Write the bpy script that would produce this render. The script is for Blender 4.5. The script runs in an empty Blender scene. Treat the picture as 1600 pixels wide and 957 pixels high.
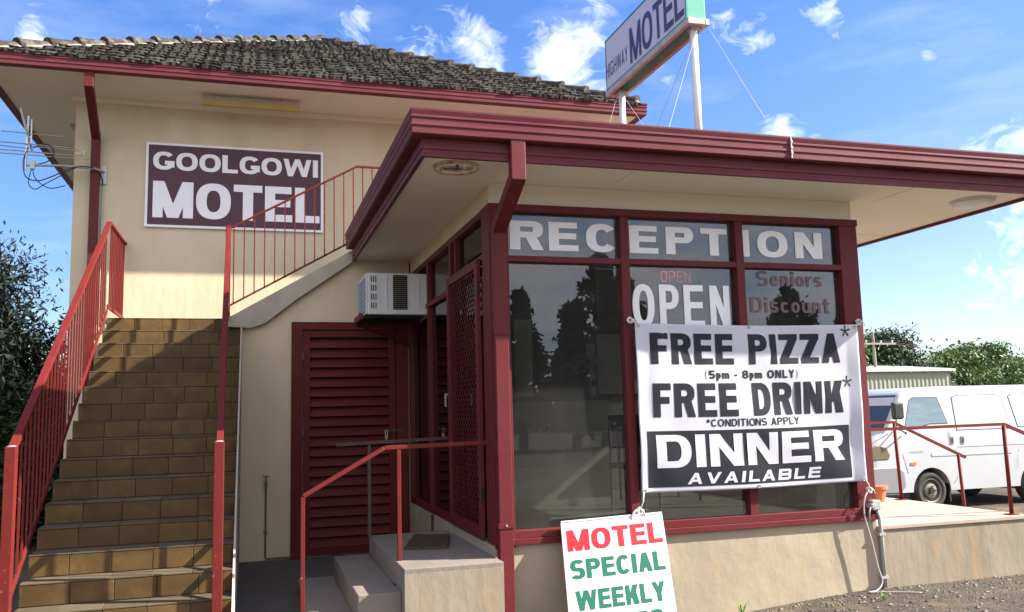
import bpy, math, random
from mathutils import Vector, Matrix, noise
from mathutils.geometry import delaunay_2d_cdt
random.seed(7)
R = math.radians
S = bpy.context.scene
COL = S.collection

# ---------------------------------------------------------------- camera
cam = bpy.data.cameras.new('camera')
cam.lens = 30.49; cam.sensor_width = 36.0; cam.clip_start = .05; cam.clip_end = 2000
camo = bpy.data.objects.new('camera', cam); COL.objects.link(camo)
rx = Vector((0.95742736, -0.28757859, -0.025128)); ux = Vector((-0.01105606, -0.12351204, 0.99228148)); fx = Vector((0.28846252, 0.94975962, 0.12143329))
camo.matrix_world = Matrix(((rx.x, ux.x, -fx.x, -1.7015), (rx.y, ux.y, -fx.y, -6.1), (rx.z, ux.z, -fx.z, 1.6), (0, 0, 0, 1)))
S.camera = camo
S.view_settings.view_transform = 'Standard'; S.view_settings.look = 'None'
S.view_settings.gamma = 1; S.view_settings.exposure = 1.6
S.view_settings.use_curve_mapping = False
S.cycles.max_bounces = 8; S.cycles.transparent_max_bounces = 12

# ---------------------------------------------------------------- sun + sky
SUN = Vector((3.05, -1.0, 2.2)).normalized()
sl = bpy.data.lights.new('sun', 'SUN'); sl.energy = 5.0; sl.angle = R(.53); sl.color = (1, .93, .82)
so = bpy.data.objects.new('sun', sl); COL.objects.link(so)
so.rotation_euler = SUN.to_track_quat('Z', 'Y').to_euler(); so.location = (10, -5, 12)

W = bpy.data.worlds.new('World'); S.world = W; W.use_nodes = True
nt = W.node_tree; nt.nodes.clear()
def N(t, **k):
    n = nt.nodes.new(t)
    for a, b in k.items(): setattr(n, a, b)
    return n
LK = nt.links.new
def M2(op, a, b=None, c=None, clamp=False):
    n = N('ShaderNodeMath', operation=op); n.use_clamp = clamp
    for i, v in enumerate((a, b, c)):
        if v is None: continue
        if isinstance(v, (int, float)): n.inputs[i].default_value = v
        else: LK(v, n.inputs[i])
    return n.outputs[0]
sky = N('ShaderNodeTexSky', sky_type='NISHITA'); sky.sun_disc = False
sky.sun_elevation = math.asin(SUN.z); sky.sun_rotation = math.atan2(SUN.x, SUN.y)
sky.altitude = 200; sky.air_density = 1.0; sky.dust_density = .6; sky.ozone_density = 2.4
hs = N('ShaderNodeHueSaturation'); hs.inputs['Saturation'].default_value = 1.3; hs.inputs['Value'].default_value = 1.0
hs.inputs['Hue'].default_value = .505
LK(sky.outputs[0], hs.inputs['Color'])
tc = N('ShaderNodeTexCoord'); D = tc.outputs['Generated']
# broken cumulus puffs and streaks in the directions where they hang, plus streaky cloud elsewhere
mp = N('ShaderNodeMapping'); mp.inputs['Scale'].default_value = (1, 1, 1.7); LK(D, mp.inputs[0])
nz = N('ShaderNodeTexNoise'); nz.inputs['Scale'].default_value = 22; nz.inputs['Detail'].default_value = 8; nz.inputs['Roughness'].default_value = .62; nz.inputs['Distortion'].default_value = 1.1
LK(mp.outputs[0], nz.inputs['Vector'])
PUFF = [(0.3373, 0.8551, 0.3938, 0.046, 1.2), (0.3711, 0.8347, 0.407, 0.03, 1.1), (0.2262, 0.8908, 0.3941, 0.04, .95), (0.2458, 0.8815, 0.4032, 0.026, .9), (0.1785, 0.9044, 0.3876, 0.028, .75), (0.0986, 0.9082, 0.4068, 0.03, .75), (-0.052, 0.9074, 0.417, 0.032, .6), (-0.204, 0.9037, 0.3764, 0.028, .8), (0.4203, 0.8289, 0.3691, 0.026, .85), (0.4922, 0.7732, 0.3999, 0.026, .72), (0.5016, 0.7782, 0.3779, 0.017, .72), (0.5576, 0.7257, 0.4031, 0.021, .8), (0.6494, 0.6768, 0.3467, 0.013, .7), (0.5501, 0.7835, 0.2888, 0.022, .9), (0.7172, 0.6526, 0.2443, 0.045, 1.05), (0.3541, 0.8625, 0.3615, 0.027, .8), (0.7163, 0.6746, 0.1782, 0.035, .7), (0.7342, 0.6666, 0.1286, 0.07, .75)]
wn = N('ShaderNodeTexNoise'); wn.inputs['Scale'].default_value = 9; wn.inputs['Detail'].default_value = 5; LK(D, wn.inputs['Vector'])
wv = N('ShaderNodeVectorMath', operation='SUBTRACT'); LK(wn.outputs['Color'], wv.inputs[0]); wv.inputs[1].default_value = (.5, .5, .5)
ws_ = N('ShaderNodeVectorMath', operation='SCALE'); LK(wv.outputs[0], ws_.inputs[0]); ws_.inputs['Scale'].default_value = .11
wa = N('ShaderNodeVectorMath', operation='ADD'); LK(D, wa.inputs[0]); LK(ws_.outputs[0], wa.inputs[1]); DW = wa.outputs[0]
acc = None
for x, y, z, r, s in PUFF:
    v = N('ShaderNodeVectorMath', operation='DISTANCE'); LK(DW, v.inputs[0]); v.inputs[1].default_value = Vector((x, y, z)).normalized()
    b = M2('MULTIPLY', M2('SUBTRACT', 1.0, M2('DIVIDE', v.outputs['Value'], r * 1.6), clamp=True), s)
    acc = b if acc is None else M2('MAXIMUM', acc, b)
puff = M2('MULTIPLY', M2('SUBTRACT', M2('ADD', M2('MULTIPLY', nz.outputs[0], 1.9), acc), 1.36), 1.05, clamp=True)
puff = M2('MULTIPLY', puff, M2('MULTIPLY', acc, 4, clamp=True))
# streaky high cloud: thin in front, thicker behind the street
mp2 = N('ShaderNodeMapping'); mp2.inputs['Scale'].default_value = (1.2, 1.2, 5.5); mp2.inputs['Rotation'].default_value = (.25, .3, 0); LK(D, mp2.inputs[0])
n2 = N('ShaderNodeTexNoise'); n2.inputs['Scale'].default_value = 3.2; n2.inputs['Detail'].default_value = 7; n2.inputs['Roughness'].default_value = .58
LK(mp2.outputs[0], n2.inputs['Vector'])
sep = N('ShaderNodeSeparateXYZ'); LK(D, sep.inputs[0])
back = M2('MULTIPLY', M2('SUBTRACT', .1, sep.outputs['Y']), 1.6, clamp=True)
thin = M2('MULTIPLY', M2('SUBTRACT', n2.outputs[0], .47), .55, clamp=True)
thick = M2('MULTIPLY', M2('SUBTRACT', n2.outputs[0], .30), 4, clamp=True)
streak = M2('MAXIMUM', thin, M2('MULTIPLY', thick, back))
# whiter air towards the horizon on the sun side
hz = M2('MULTIPLY', M2('POWER', M2('SUBTRACT', 1.0, M2('ABSOLUTE', sep.outputs['Z']), clamp=True), 7), M2('MULTIPLY', M2('ADD', sep.outputs['X'], .1), 1.0, clamp=True))
dens = M2('MAXIMUM', M2('MAXIMUM', puff, streak), M2('MULTIPLY', hz, .35, clamp=True), clamp=True)
mx = N('ShaderNodeMix', data_type='RGBA'); LK(dens, mx.inputs['Factor']); gn = N('ShaderNodeMix', data_type='RGBA', blend_type='MULTIPLY'); gn.inputs['Factor'].default_value = 1; LK(hs.outputs[0], gn.inputs['A']); gr = N('ShaderNodeMix', data_type='RGBA'); zr = N('ShaderNodeMapRange'); LK(sep.outputs['Z'], zr.inputs[0]); zr.inputs[1].default_value = .02; zr.inputs[2].default_value = .38; LK(zr.outputs[0], gr.inputs['Factor']); gr.inputs['A'].default_value = (.60, .64, .68, 1); gr.inputs['B'].default_value = (1.22, .97, 1.05, 1); LK(gr.outputs['Result'], gn.inputs['B']); LK(gn.outputs['Result'], mx.inputs['A']); CC = N('ShaderNodeMix', data_type='RGBA'); LK(M2('MULTIPLY', back, 1.5, clamp=True), CC.inputs['Factor']); CC.inputs['A'].default_value = (7.2, 7.4, 7.7, 1); CC.inputs['B'].default_value = (6.6, 6.5, 6.8, 1); LK(CC.outputs['Result'], mx.inputs['B'])
bg = N('ShaderNodeBackground'); bg.inputs['Strength'].default_value = .085; LK(mx.outputs['Result'], bg.inputs[0])
wo = N('ShaderNodeOutputWorld'); LK(bg.outputs[0], wo.inputs[0])

# ---------------------------------------------------------------- materials
def mat(name, col, rough=.6, metal=0, var=None, vs=3.0, vamt=.5, bump=0, bs=40, var2=None, v2s=.7, v2=(.5, .62), island=0, spec=.5, bd=4, thr=(.35, .65), scale=(1, 1, 1), coat=0):
    """procedural surface: base colour, blotches of a second (var) and third (var2) colour, noise bump"""
    m = bpy.data.materials.new(name); m.use_nodes = True; t = m.node_tree; b = t.nodes['Principled BSDF']
    b.inputs['Roughness'].default_value = rough; b.inputs['Metallic'].default_value = metal
    b.inputs['Specular IOR Level'].default_value = spec; b.inputs['Coat Weight'].default_value = coat
    c = t.nodes.new('ShaderNodeTexCoord'); mpp = t.nodes.new('ShaderNodeMapping'); mpp.inputs['Scale'].default_value = scale
    t.links.new(c.outputs['Object'], mpp.inputs[0]); co = mpp.outputs[0]
    col4 = (*col, 1); b.inputs['Base Color'].default_value = col4
    last = None
    def layer(prev, colr, s, amt, th, det=6):
        n = t.nodes.new('ShaderNodeTexNoise'); n.inputs['Scale'].default_value = s; n.inputs['Detail'].default_value = det; n.inputs['Roughness'].default_value = .62
        t.links.new(co, n.inputs['Vector'])
        r = t.nodes.new('ShaderNodeMapRange'); r.inputs[1].default_value = th[0]; r.inputs[2].default_value = th[1]; r.inputs[4].default_value = amt
        t.links.new(n.outputs[0], r.inputs[0])
        x = t.nodes.new('ShaderNodeMix'); x.data_type = 'RGBA'; t.links.new(r.outputs[0], x.inputs['Factor'])
        if prev is None: x.inputs['A'].default_value = col4
        else: t.links.new(prev, x.inputs['A'])
        x.inputs['B'].default_value = (*colr, 1)
        return x.outputs['Result']
    if var: last = layer(last, var, vs, vamt, thr)
    if var2: last = layer(last, var2, v2s, .75, v2)
    if island:
        g = t.nodes.new('ShaderNodeNewGeometry'); h = t.nodes.new('ShaderNodeHueSaturation')
        r = t.nodes.new('ShaderNodeMapRange'); r.inputs[3].default_value = 1 - island; r.inputs[4].default_value = 1 + island
        t.links.new(g.outputs['Random Per Island'], r.inputs[0]); t.links.new(r.outputs[0], h.inputs['Value'])
        if last is None: h.inputs['Color'].default_value = col4
        else: t.links.new(last, h.inputs['Color'])
        last = h.outputs[0]
    if last is not None: t.links.new(last, b.inputs['Base Color'])
    if bump:
        n = t.nodes.new('ShaderNodeTexNoise'); n.inputs['Scale'].default_value = bs; n.inputs['Detail'].default_value = bd
        t.links.new(co, n.inputs['Vector'])
        bp = t.nodes.new('ShaderNodeBump'); bp.inputs['Strength'].default_value = bump; bp.inputs['Distance'].default_value = .02
        t.links.new(n.outputs[0], bp.inputs['Height']); t.links.new(bp.outputs[0], b.inputs['Normal'])
    return m

def glass(name, tint=(.62, .66, .66), refl=.09, rough=0.0, veil=0):
    m = bpy.data.materials.new(name); m.use_nodes = True; t = m.node_tree; t.nodes.clear()
    o = t.nodes.new('ShaderNodeOutputMaterial'); a = t.nodes.new('ShaderNodeBsdfTransparent'); a.inputs[0].default_value = (*tint, 1)
    g = t.nodes.new('ShaderNodeBsdfGlossy'); g.inputs['Roughness'].default_value = rough; g.inputs[0].default_value = (.95, .97, 1, 1)
    f = t.nodes.new('ShaderNodeFresnel'); f.inputs[0].default_value = 1.5
    ad = t.nodes.new('ShaderNodeMath'); ad.operation = 'ADD'; ad.use_clamp = True; ad.inputs[1].default_value = refl
    x = t.nodes.new('ShaderNodeMixShader')
    t.links.new(f.outputs[0], ad.inputs[0]); t.links.new(ad.outputs[0], x.inputs[0])
    if veil:   # patchy dust film; its pale colour adds haze over the dark reflections
        d_ = t.nodes.new('ShaderNodeBsdfDiffuse'); d_.inputs[0].default_value = (.62, .6, .56, 1); x2 = t.nodes.new('ShaderNodeMixShader'); c_ = t.nodes.new('ShaderNodeTexCoord'); n_ = t.nodes.new('ShaderNodeTexNoise'); n_.inputs['Scale'].default_value = 2.5; n_.inputs['Detail'].default_value = 6
        r_ = t.nodes.new('ShaderNodeMapRange'); r_.inputs[1].default_value = .3; r_.inputs[2].default_value = .7; r_.inputs[3].default_value = veil * .5; r_.inputs[4].default_value = veil * 1.5
        t.links.new(c_.outputs['Object'], n_.inputs['Vector']); t.links.new(n_.outputs[0], r_.inputs[0]); t.links.new(r_.outputs[0], x2.inputs[0]); t.links.new(a.outputs[0], x2.inputs[1]); t.links.new(d_.outputs[0], x2.inputs[2]); a = x2
    t.links.new(a.outputs[0], x.inputs[1]); t.links.new(g.outputs[0], x.inputs[2]); t.links.new(x.outputs[0], o.inputs[0])
    return m

MAROON = (.12, .021, .031)
m_trim = mat('maroon gutter paint', MAROON, .5, spec=.2, var=(.155, .045, .055), vs=2.2, vamt=.6, var2=(.13, .028, .035), v2s=9, v2=(.55, .8), bump=.05, bs=60, scale=(1, 1, 3))
m_frame = mat('maroon frame paint', (.115, .014, .017), .5, spec=.25, var=(.13, .024, .028), vs=3, vamt=.5, bump=.04, bs=80)
m_door = mat('dark red door paint', (.10, .010, .011), .6, spec=.25, var=(.13, .017, .017), vs=5, vamt=.5, bump=.06, bs=60)
m_rail = mat('faded red railing paint', (.15, .017, .014), .6, spec=.2, var=(.11, .014, .012), vs=6, vamt=.7, var2=(.34, .2, .16), v2s=30, v2=(.66, .72), bump=.06, bs=70)
m_raildark = mat('dark brown railing paint', (.05, .03, .03), .5, var=(.09, .05, .045), vs=9)
m_cream = mat('cream painted render', (.67, .565, .40), .85, scale=(1.5, 1.5, .55), var=(.58, .49, .33), vs=1.7, vamt=.8, var2=(.70, .63, .48), v2s=1.1, v2=(.5, .75), bump=.28, bs=7, bd=7, spec=.2)
m_soffit = mat('cream soffit sheet', (.80, .74, .62), .8, var=(.73, .67, .55), vs=1.2, vamt=.6, bump=.03, bs=8, spec=.2)
m_conc = mat('weathered cement render', (.42, .35, .255), .92, var=(.33, .28, .21), vs=1.6, vamt=.9, var2=(.46, .31, .17), v2s=1.1, v2=(.56, .72), bump=.42, bs=6, bd=8, spec=.15, scale=(1.2, 1.2, .9))
m_conc2 = mat('stained terrace render', (.31, .265, .20), .92, var=(.24, .205, .155), vs=1.6, vamt=.9, var2=(.40, .25, .13), v2s=1.5, v2=(.56, .70), bump=.42, bs=6, bd=8, spec=.15, scale=(1.6, 1.2, .75))
m_step = mat('worn grey concrete step', (.20, .175, .15), .9, var=(.25, .20, .17), vs=5, vamt=.7, var2=(.14, .125, .11), v2s=2.2, v2=(.5, .7), bump=.2, bs=25, spec=.15)
m_terr = mat('pale pink concrete terrace', (.44, .35, .285), .88, var=(.37, .29, .235), vs=4, vamt=.7, bump=.1, bs=30, spec=.15)
m_string = mat('bare cement stringer', (.50, .46, .36), .9, var=(.36, .33, .27), vs=2.8, vamt=.8, var2=(.60, .53, .40), v2s=1.2, v2=(.5, .7), bump=.25, bs=10, spec=.15)
m_tile = mat('brown glazed stair tile', (.112, .068, .024), .6, spec=.25, var=(.078, .043, .017), vs=5, vamt=.85, var2=(.15, .092, .036), v2s=7, v2=(.5, .7), island=.16, bump=.05, bs=20)
m_grout = mat('grey grout tread', (.10, .09, .08), .85, var=(.07, .065, .06), vs=8)
m_roof = mat('mossy concrete roof tile', (.042, .036, .034), .95, var=(.34, .34, .26), vs=26, vamt=.6, thr=(.56, .62), var2=(.03, .027, .025), v2s=30, v2=(.52, .68), island=.35, bump=.6, bs=55, spec=.1)
m_lip = mat('lichen on the tile edges', (.27, .26, .21), .95, var=(.06, .055, .05), vs=15, vamt=1, thr=(.45, .6), island=.4, bump=.5, bs=60, spec=.1)
m_cap = mat('ridge cap tile', (.05, .04, .038), .9, var=(.15, .14, .115), vs=12, vamt=.7, thr=(.48, .62), bump=.4, bs=40, island=.15, spec=.15)
m_mortar = mat('pale roof mortar', (.30, .27, .22), .95, var=(.2, .18, .15), vs=12, bump=.4, bs=40)
m_white = mat('white painted metal', (.78, .78, .77), .4, var=(.7, .69, .66), vs=5, vamt=.5)
m_signw = mat('white sign face', (.60, .62, .71), .45, spec=.3, var=(.55, .57, .66), vs=2.5, vamt=.5)
m_purple = mat('faded maroon sign panel', (.066, .018, .032), .5, var=(.085, .028, .048), vs=2, vamt=.6)
m_lpurple = mat('purple lettering', (.075, .045, .16), .5)
m_green = mat('green sign edge', (.07, .34, .25), .45, var=(.10, .42, .32), vs=4, var2=(.06, .25, .19), v2s=20, v2=(.68, .74))
m_teal = mat('teal sign trim', (.03, .26, .25), .45)
m_black = mat('black print', (.014, .015, .024), .5, spec=.22, var=(.03, .032, .045), vs=4)
m_banner = mat('white vinyl banner', (.53, .535, .60), .4, var=(.48, .48, .55), vs=3, vamt=.5, bump=.05, bs=6)
m_red = mat('red sign lettering', (.46, .008, .018), .5, spec=.2); m_grn = mat('green sign lettering', (.004, .105, .062), .5, spec=.2)
m_vinyl = mat('white vinyl lettering', (.90, .91, .94), .5, var=(.82, .83, .86), vs=4)
m_decal = mat('faded red window lettering', (.16, .095, .105), .6, var=(.11, .07, .08), vs=6)
m_halo = mat('pale decal edging', (.36, .31, .35), .6)
m_glass = glass('shopfront glass', (.55, .57, .57), .03, veil=.03)
m_glassd = glass('dark side glass', (.16, .17, .17), .05)
m_blackp = mat('black plastic', (.02, .02, .022), .5)
m_dark = mat('dark void', (.012, .012, .012), .9)
m_alu = mat('bare aluminium', (.6, .6, .6), .35, .9, var=(.5, .5, .5), vs=20)
m_galv = mat('galvanised steel', (.5, .5, .5), .5, .6, var=(.38, .37, .36), vs=14, vamt=.7)
m_rope = mat('white rope', (.74, .70, .64), .8, bump=.3, bs=160)
m_acw = mat('aged white enamel', (.66, .67, .66), .45, var=(.56, .55, .52), vs=7, vamt=.5)
m_acg = mat('grey blue grille', (.22, .3, .42), .5)
m_yell = mat('yellowed diffuser', (.52, .38, .14), .5, var=(.44, .31, .1), vs=5)
m_mat = mat('coir doormat', (.085, .065, .04), 1, var=(.19, .15, .1), vs=60, bump=1, bs=130, spec=.05)
m_brass = mat('brass', (.55, .4, .15), .35, .9)
m_pipe = mat('old copper pipe', (.2, .14, .1), .6, .4, var=(.1, .1, .09), vs=30)
m_grav = mat('grey brown gravel ground', (.125, .108, .088), 1, var=(.06, .052, .046), vs=22, vamt=.9, var2=(.22, .165, .10), v2s=1.6, v2=(.5, .66), bump=1.0, bs=75, bd=9, spec=.1)
m_slab = mat('dark path concrete', (.10, .09, .08), .95, var=(.06, .055, .05), vs=6, bump=.3, bs=40)
m_lawn = mat('dry lawn', (.07, .10, .035), 1, var=(.13, .13, .06), vs=3, bump=.8, bs=60, spec=.1)
m_road = mat('asphalt road', (.055, .055, .055), .9, var=(.075, .073, .07), vs=20, bump=.3, bs=120)
m_peb = mat('loose pebbles', (.19, .16, .125), .95, island=.45, bump=.3, bs=60)
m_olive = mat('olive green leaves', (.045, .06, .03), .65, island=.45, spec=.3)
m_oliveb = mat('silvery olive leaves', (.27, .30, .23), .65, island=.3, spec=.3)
m_con = mat('conifer needles', (.065, .085, .045), .7, island=.5, spec=.2)
m_pine = mat('dark pine needles', (.028, .05, .022), .7, island=.5, spec=.2)
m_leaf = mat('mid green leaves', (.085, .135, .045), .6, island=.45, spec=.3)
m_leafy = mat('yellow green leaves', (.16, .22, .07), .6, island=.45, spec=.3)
m_bark = mat('grey brown bark', (.12, .09, .07), .95, var=(.07, .05, .04), vs=14, bump=.7, bs=25)
m_terrac = mat('terracotta pot clay', (.42, .13, .06), .8, var=(.5, .2, .11), vs=9)
m_vanp = mat('white van paint', (.50, .52, .55), .3, var=(.44, .45, .46), vs=2, vamt=.3, coat=.4)
m_vang = glass('van window glass', (.12, .15, .17), .13)
m_bump = mat('grey bumper plastic', (.22, .225, .24), .5)
m_seam = mat('dark seam', (.06, .06, .065), .8)
m_tyre = mat('black tyre rubber', (.03, .029, .028), .85, var=(.05, .045, .04), vs=20)
m_rim = mat('dusty steel rim', (.3, .27, .22), .5, .5, var=(.2, .17, .13), vs=20)
m_lamp = mat('clear lamp lens', (.22, .19, .14), .12, .3, coat=1); m_amber = mat('amber lens', (.8, .22, .03), .2)
m_shed = mat('ribbed green grey steel', (.30, .32, .24), .5, .2, var=(.24, .26, .2), vs=2)
m_fence = mat('dark green steel fence', (.02, .035, .03), .6, var=(.03, .045, .04), vs=3)
m_pole = mat('grey timber pole', (.3, .27, .23), .9, var=(.2, .18, .15), vs=8, scale=(3, 3, .4))
m_desk = mat('off white counter panel', (.62, .59, .53), .6, var=(.56, .53, .48), vs=2)
m_wood = mat('dark wood veneer', (.06, .035, .022), .5, var=(.09, .05, .03), vs=4, scale=(6, 6, .5))
m_ifloor = mat('interior beige tiles', (.42, .38, .31), .4, var=(.36, .32, .26), vs=3)
m_iwall = mat('interior painted wall', (.30, .28, .24), .9)
m_doorw = mat('cream panelled door', (.85, .80, .68), .5)
m_blue = mat('pale blue curtain', (.12, .22, .42), .8, var=(.2, .34, .55), vs=3)
m_flower = mat('pale artificial flowers', (.5, .42, .4), .8, island=.5)
m_grass = mat('weed leaves', (.14, .25, .04), .6, island=.3)
m_rust = mat('rusty iron', (.16, .07, .04), .9, var=(.08, .04, .03), vs=20, bump=.4, bs=60)
m_neon = bpy.data.materials.new('red led tube'); m_neon.use_nodes = True
_b = m_neon.node_tree.nodes['Principled BSDF']; _b.inputs['Base Color'].default_value = (.6, .05, .05, 1); _b.inputs['Emission Color'].default_value = (1, .12, .14, 1); _b.inputs['Emission Strength'].default_value = .55

# ---------------------------------------------------------------- object helpers
ORG = {}
def props(o, label=None, cat=None, group=None, kind=None):
    if label: o['label'] = label
    if cat: o['category'] = cat
    if group: o['group'] = group
    if kind: o['kind'] = kind
def thing(name, label, cat, loc=(0, 0, 0), group=None, kind=None):
    o = bpy.data.objects.new(name, None); COL.objects.link(o); o.location = loc; o.empty_display_size = .1
    ORG[o] = Vector(loc); props(o, label, cat, group, kind); return o
class MB:
    def __init__(s): s.V = []; s.F = []
    def add(s, V, F):
        n = len(s.V); s.V += [tuple(v) for v in V]; s.F += [tuple(i + n for i in f) for f in F]; return s
    def box(s, x0, x1, y0, y1, z0, z1):
        V = [(x, y, z) for z in (z0, z1) for y in (y0, y1) for x in (x0, x1)]
        return s.add(V, [(0, 2, 3, 1), (4, 5, 7, 6), (0, 1, 5, 4), (2, 6, 7, 3), (0, 4, 6, 2), (1, 3, 7, 5)])
    def hexa(s, lo, hi):   # two quads (4 pts each), same winding
        return s.add(list(lo) + list(hi), [(3, 2, 1, 0), (4, 5, 6, 7), (0, 1, 5, 4), (1, 2, 6, 5), (2, 3, 7, 6), (3, 0, 4, 7)])
    def bar(s, p, q, w, h, up=(0, 0, 1)):   # w across, h along 'up'
        p = Vector(p); q = Vector(q); d = (q - p).normalized(); up = Vector(up)
        a = d.cross(up)
        if a.length < 1e-4: a = d.cross(Vector((0, 1, 0)))
        a.normalize(); b = a.cross(d).normalized()
        c = [a * w / 2 * i + b * h / 2 * j for i, j in ((-1, -1), (1, -1), (1, 1), (-1, 1))]
        return s.hexa([p + k for k in c], [q + k for k in c])
    def tube(s, P, r, n=8, caps=True):
        P = [Vector(p) for p in P]; m = len(P); rr = r if isinstance(r, (list, tuple)) else [r] * m
        V = []; F = []; prev = None
        for i, p in enumerate(P):
            d = (P[min(i + 1, m - 1)] - P[max(i - 1, 0)]).normalized()
            if prev is None:
                a = d.orthogonal().normalized()
            else:
                a = (prev - d * prev.dot(d))
                a = a.normalized() if a.length > 1e-6 else d.orthogonal().normalized()
            prev = a; b = d.cross(a)
            for k in range(n):
                t = 2 * math.pi * k / n; V.append(p + (a * math.cos(t) + b * math.sin(t)) * rr[i])
        for i in range(m - 1):
            for k in range(n): F.append((i * n + k, i * n + (k + 1) % n, (i + 1) * n + (k + 1) % n, (i + 1) * n + k))
        if caps: F.append(tuple(range(n - 1, -1, -1))); F.append(tuple((m - 1) * n + k for k in range(n)))
        return s.add(V, F)
    def cable(s, P, r, n=7):
        P = [Vector(p) for p in P]; Q = []
        for i in range(len(P) - 1):
            a, b, c, d = P[max(i - 1, 0)], P[i], P[i + 1], P[min(i + 2, len(P) - 1)]
            for k in range(6):
                t = k / 6; Q.append(.5 * ((2 * b) + (c - a) * t + (2 * a - 5 * b + 4 * c - d) * t * t + (3 * b - a - 3 * c + d) * t ** 3))
        Q.append(P[-1]); return s.tube(Q, r, n)
    def disc(s, c, ax, r, h, n=28, r2=None):
        c = Vector(c); ax = Vector(ax).normalized(); return s.tube([c, c + ax * h], [r, r if r2 is None else r2], n)
    def prism(s, poly, fn, t0, t1):   # poly list of 2d, fn(a,b,t)->3d
        n = len(poly); V = [fn(a, b, t0) for a, b in poly] + [fn(a, b, t1) for a, b in poly]
        return s.add(V, [tuple(range(n - 1, -1, -1)), tuple(range(n, 2 * n))] + [(i, (i + 1) % n, n + (i + 1) % n, n + i) for i in range(n)])
    def build(s, name, m, parent=None, loc=None, label=None, cat=None, group=None, kind=None, bevel=0, smooth=False, seg=2):
        o0 = ORG[parent] if parent is not None else Vector(loc if loc is not None else (0, 0, 0))
        me = bpy.data.meshes.new(name); me.from_pydata([(v[0] - o0.x, v[1] - o0.y, v[2] - o0.z) for v in s.V], [], s.F); me.validate(); 
        if smooth: me.polygons.foreach_set('use_smooth', [True] * len(me.polygons))
        if m: me.materials.append(m)
        import bmesh
        bm = bmesh.new(); bm.from_mesh(me); bmesh.ops.recalc_face_normals(bm, faces=bm.faces[:]) if len(s.F) < 4000 else None; bm.to_mesh(me); bm.free()
        o = bpy.data.objects.new(name, me); COL.objects.link(o)
        if parent is None: o.location = o0
        else: o.parent = parent
        ORG[o] = o0; props(o, label, cat, group, kind)
        if bevel:
            b = o.modifiers.new('bevel', 'BEVEL'); b.width = bevel; b.segments = seg; b.limit_method = 'ANGLE'; b.angle_limit = R(40)
        return o
def B(*a): return MB().box(*a)
def sweep(prof, path, closed=False):
    """prof: closed list of (out, z); path: list of (x, y) with outward to the RIGHT of travel; mitred corners"""
    mb = MB(); n = len(prof); P = [Vector((x, y)) for x, y in path]; V = []
    for i, p in enumerate(P):
        ns = []
        if i > 0: d = (P[i] - P[i - 1]).normalized(); ns.append(Vector((d.y, -d.x)))
        if i < len(P) - 1: d = (P[i + 1] - P[i]).normalized(); ns.append(Vector((d.y, -d.x)))
        if len(ns) == 2: a = (ns[0] + ns[1]); a = a / (a.dot(ns[0]))
        else: a = ns[0]
        for o, z in prof: V.append((p.x + a.x * o, p.y + a.y * o, z))
    F = [tuple(range(n)), tuple((len(P) - 1) * n + k for k in range(n - 1, -1, -1))]
    for i in range(len(P) - 1):
        for k in range(n): F.append((i * n + k, i * n + (k + 1) % n, (i + 1) * n + (k + 1) % n, (i + 1) * n + k))
    return mb.add(V, F)

# ---------------------------------------------------------------- lettering: own heavy sans glyphs drawn as strokes
def _rect(a, b, c, d): return [[(a, b), (c, b), (c, d), (a, d)]]
def _para(x0, y0, x1, y1, wd): return [[(x0, y0), (x0 + wd, y0), (x1 + wd, y1), (x1, y1)]]
def _ring(cx, cy, rx_, ry_, V, H, a0, a1, p=2.3, n=16):
    out = []
    def pt(t, a, b):
        c = math.cos(t); s = math.sin(t); e = 2 / p
        return (cx + a * math.copysign(abs(c) ** e, c), cy + b * math.copysign(abs(s) ** e, s))
    k = max(3, int(n * abs(a1 - a0) / 180))
    for i in range(k):
        t0 = R(a0 + (a1 - a0) * i / k); t1 = R(a0 + (a1 - a0) * (i + 1) / k)
        out.append([pt(t0, rx_, ry_), pt(t1, rx_, ry_), pt(t1, rx_ - V, ry_ - H), pt(t0, rx_ - V, ry_ - H)])
    return out
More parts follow.
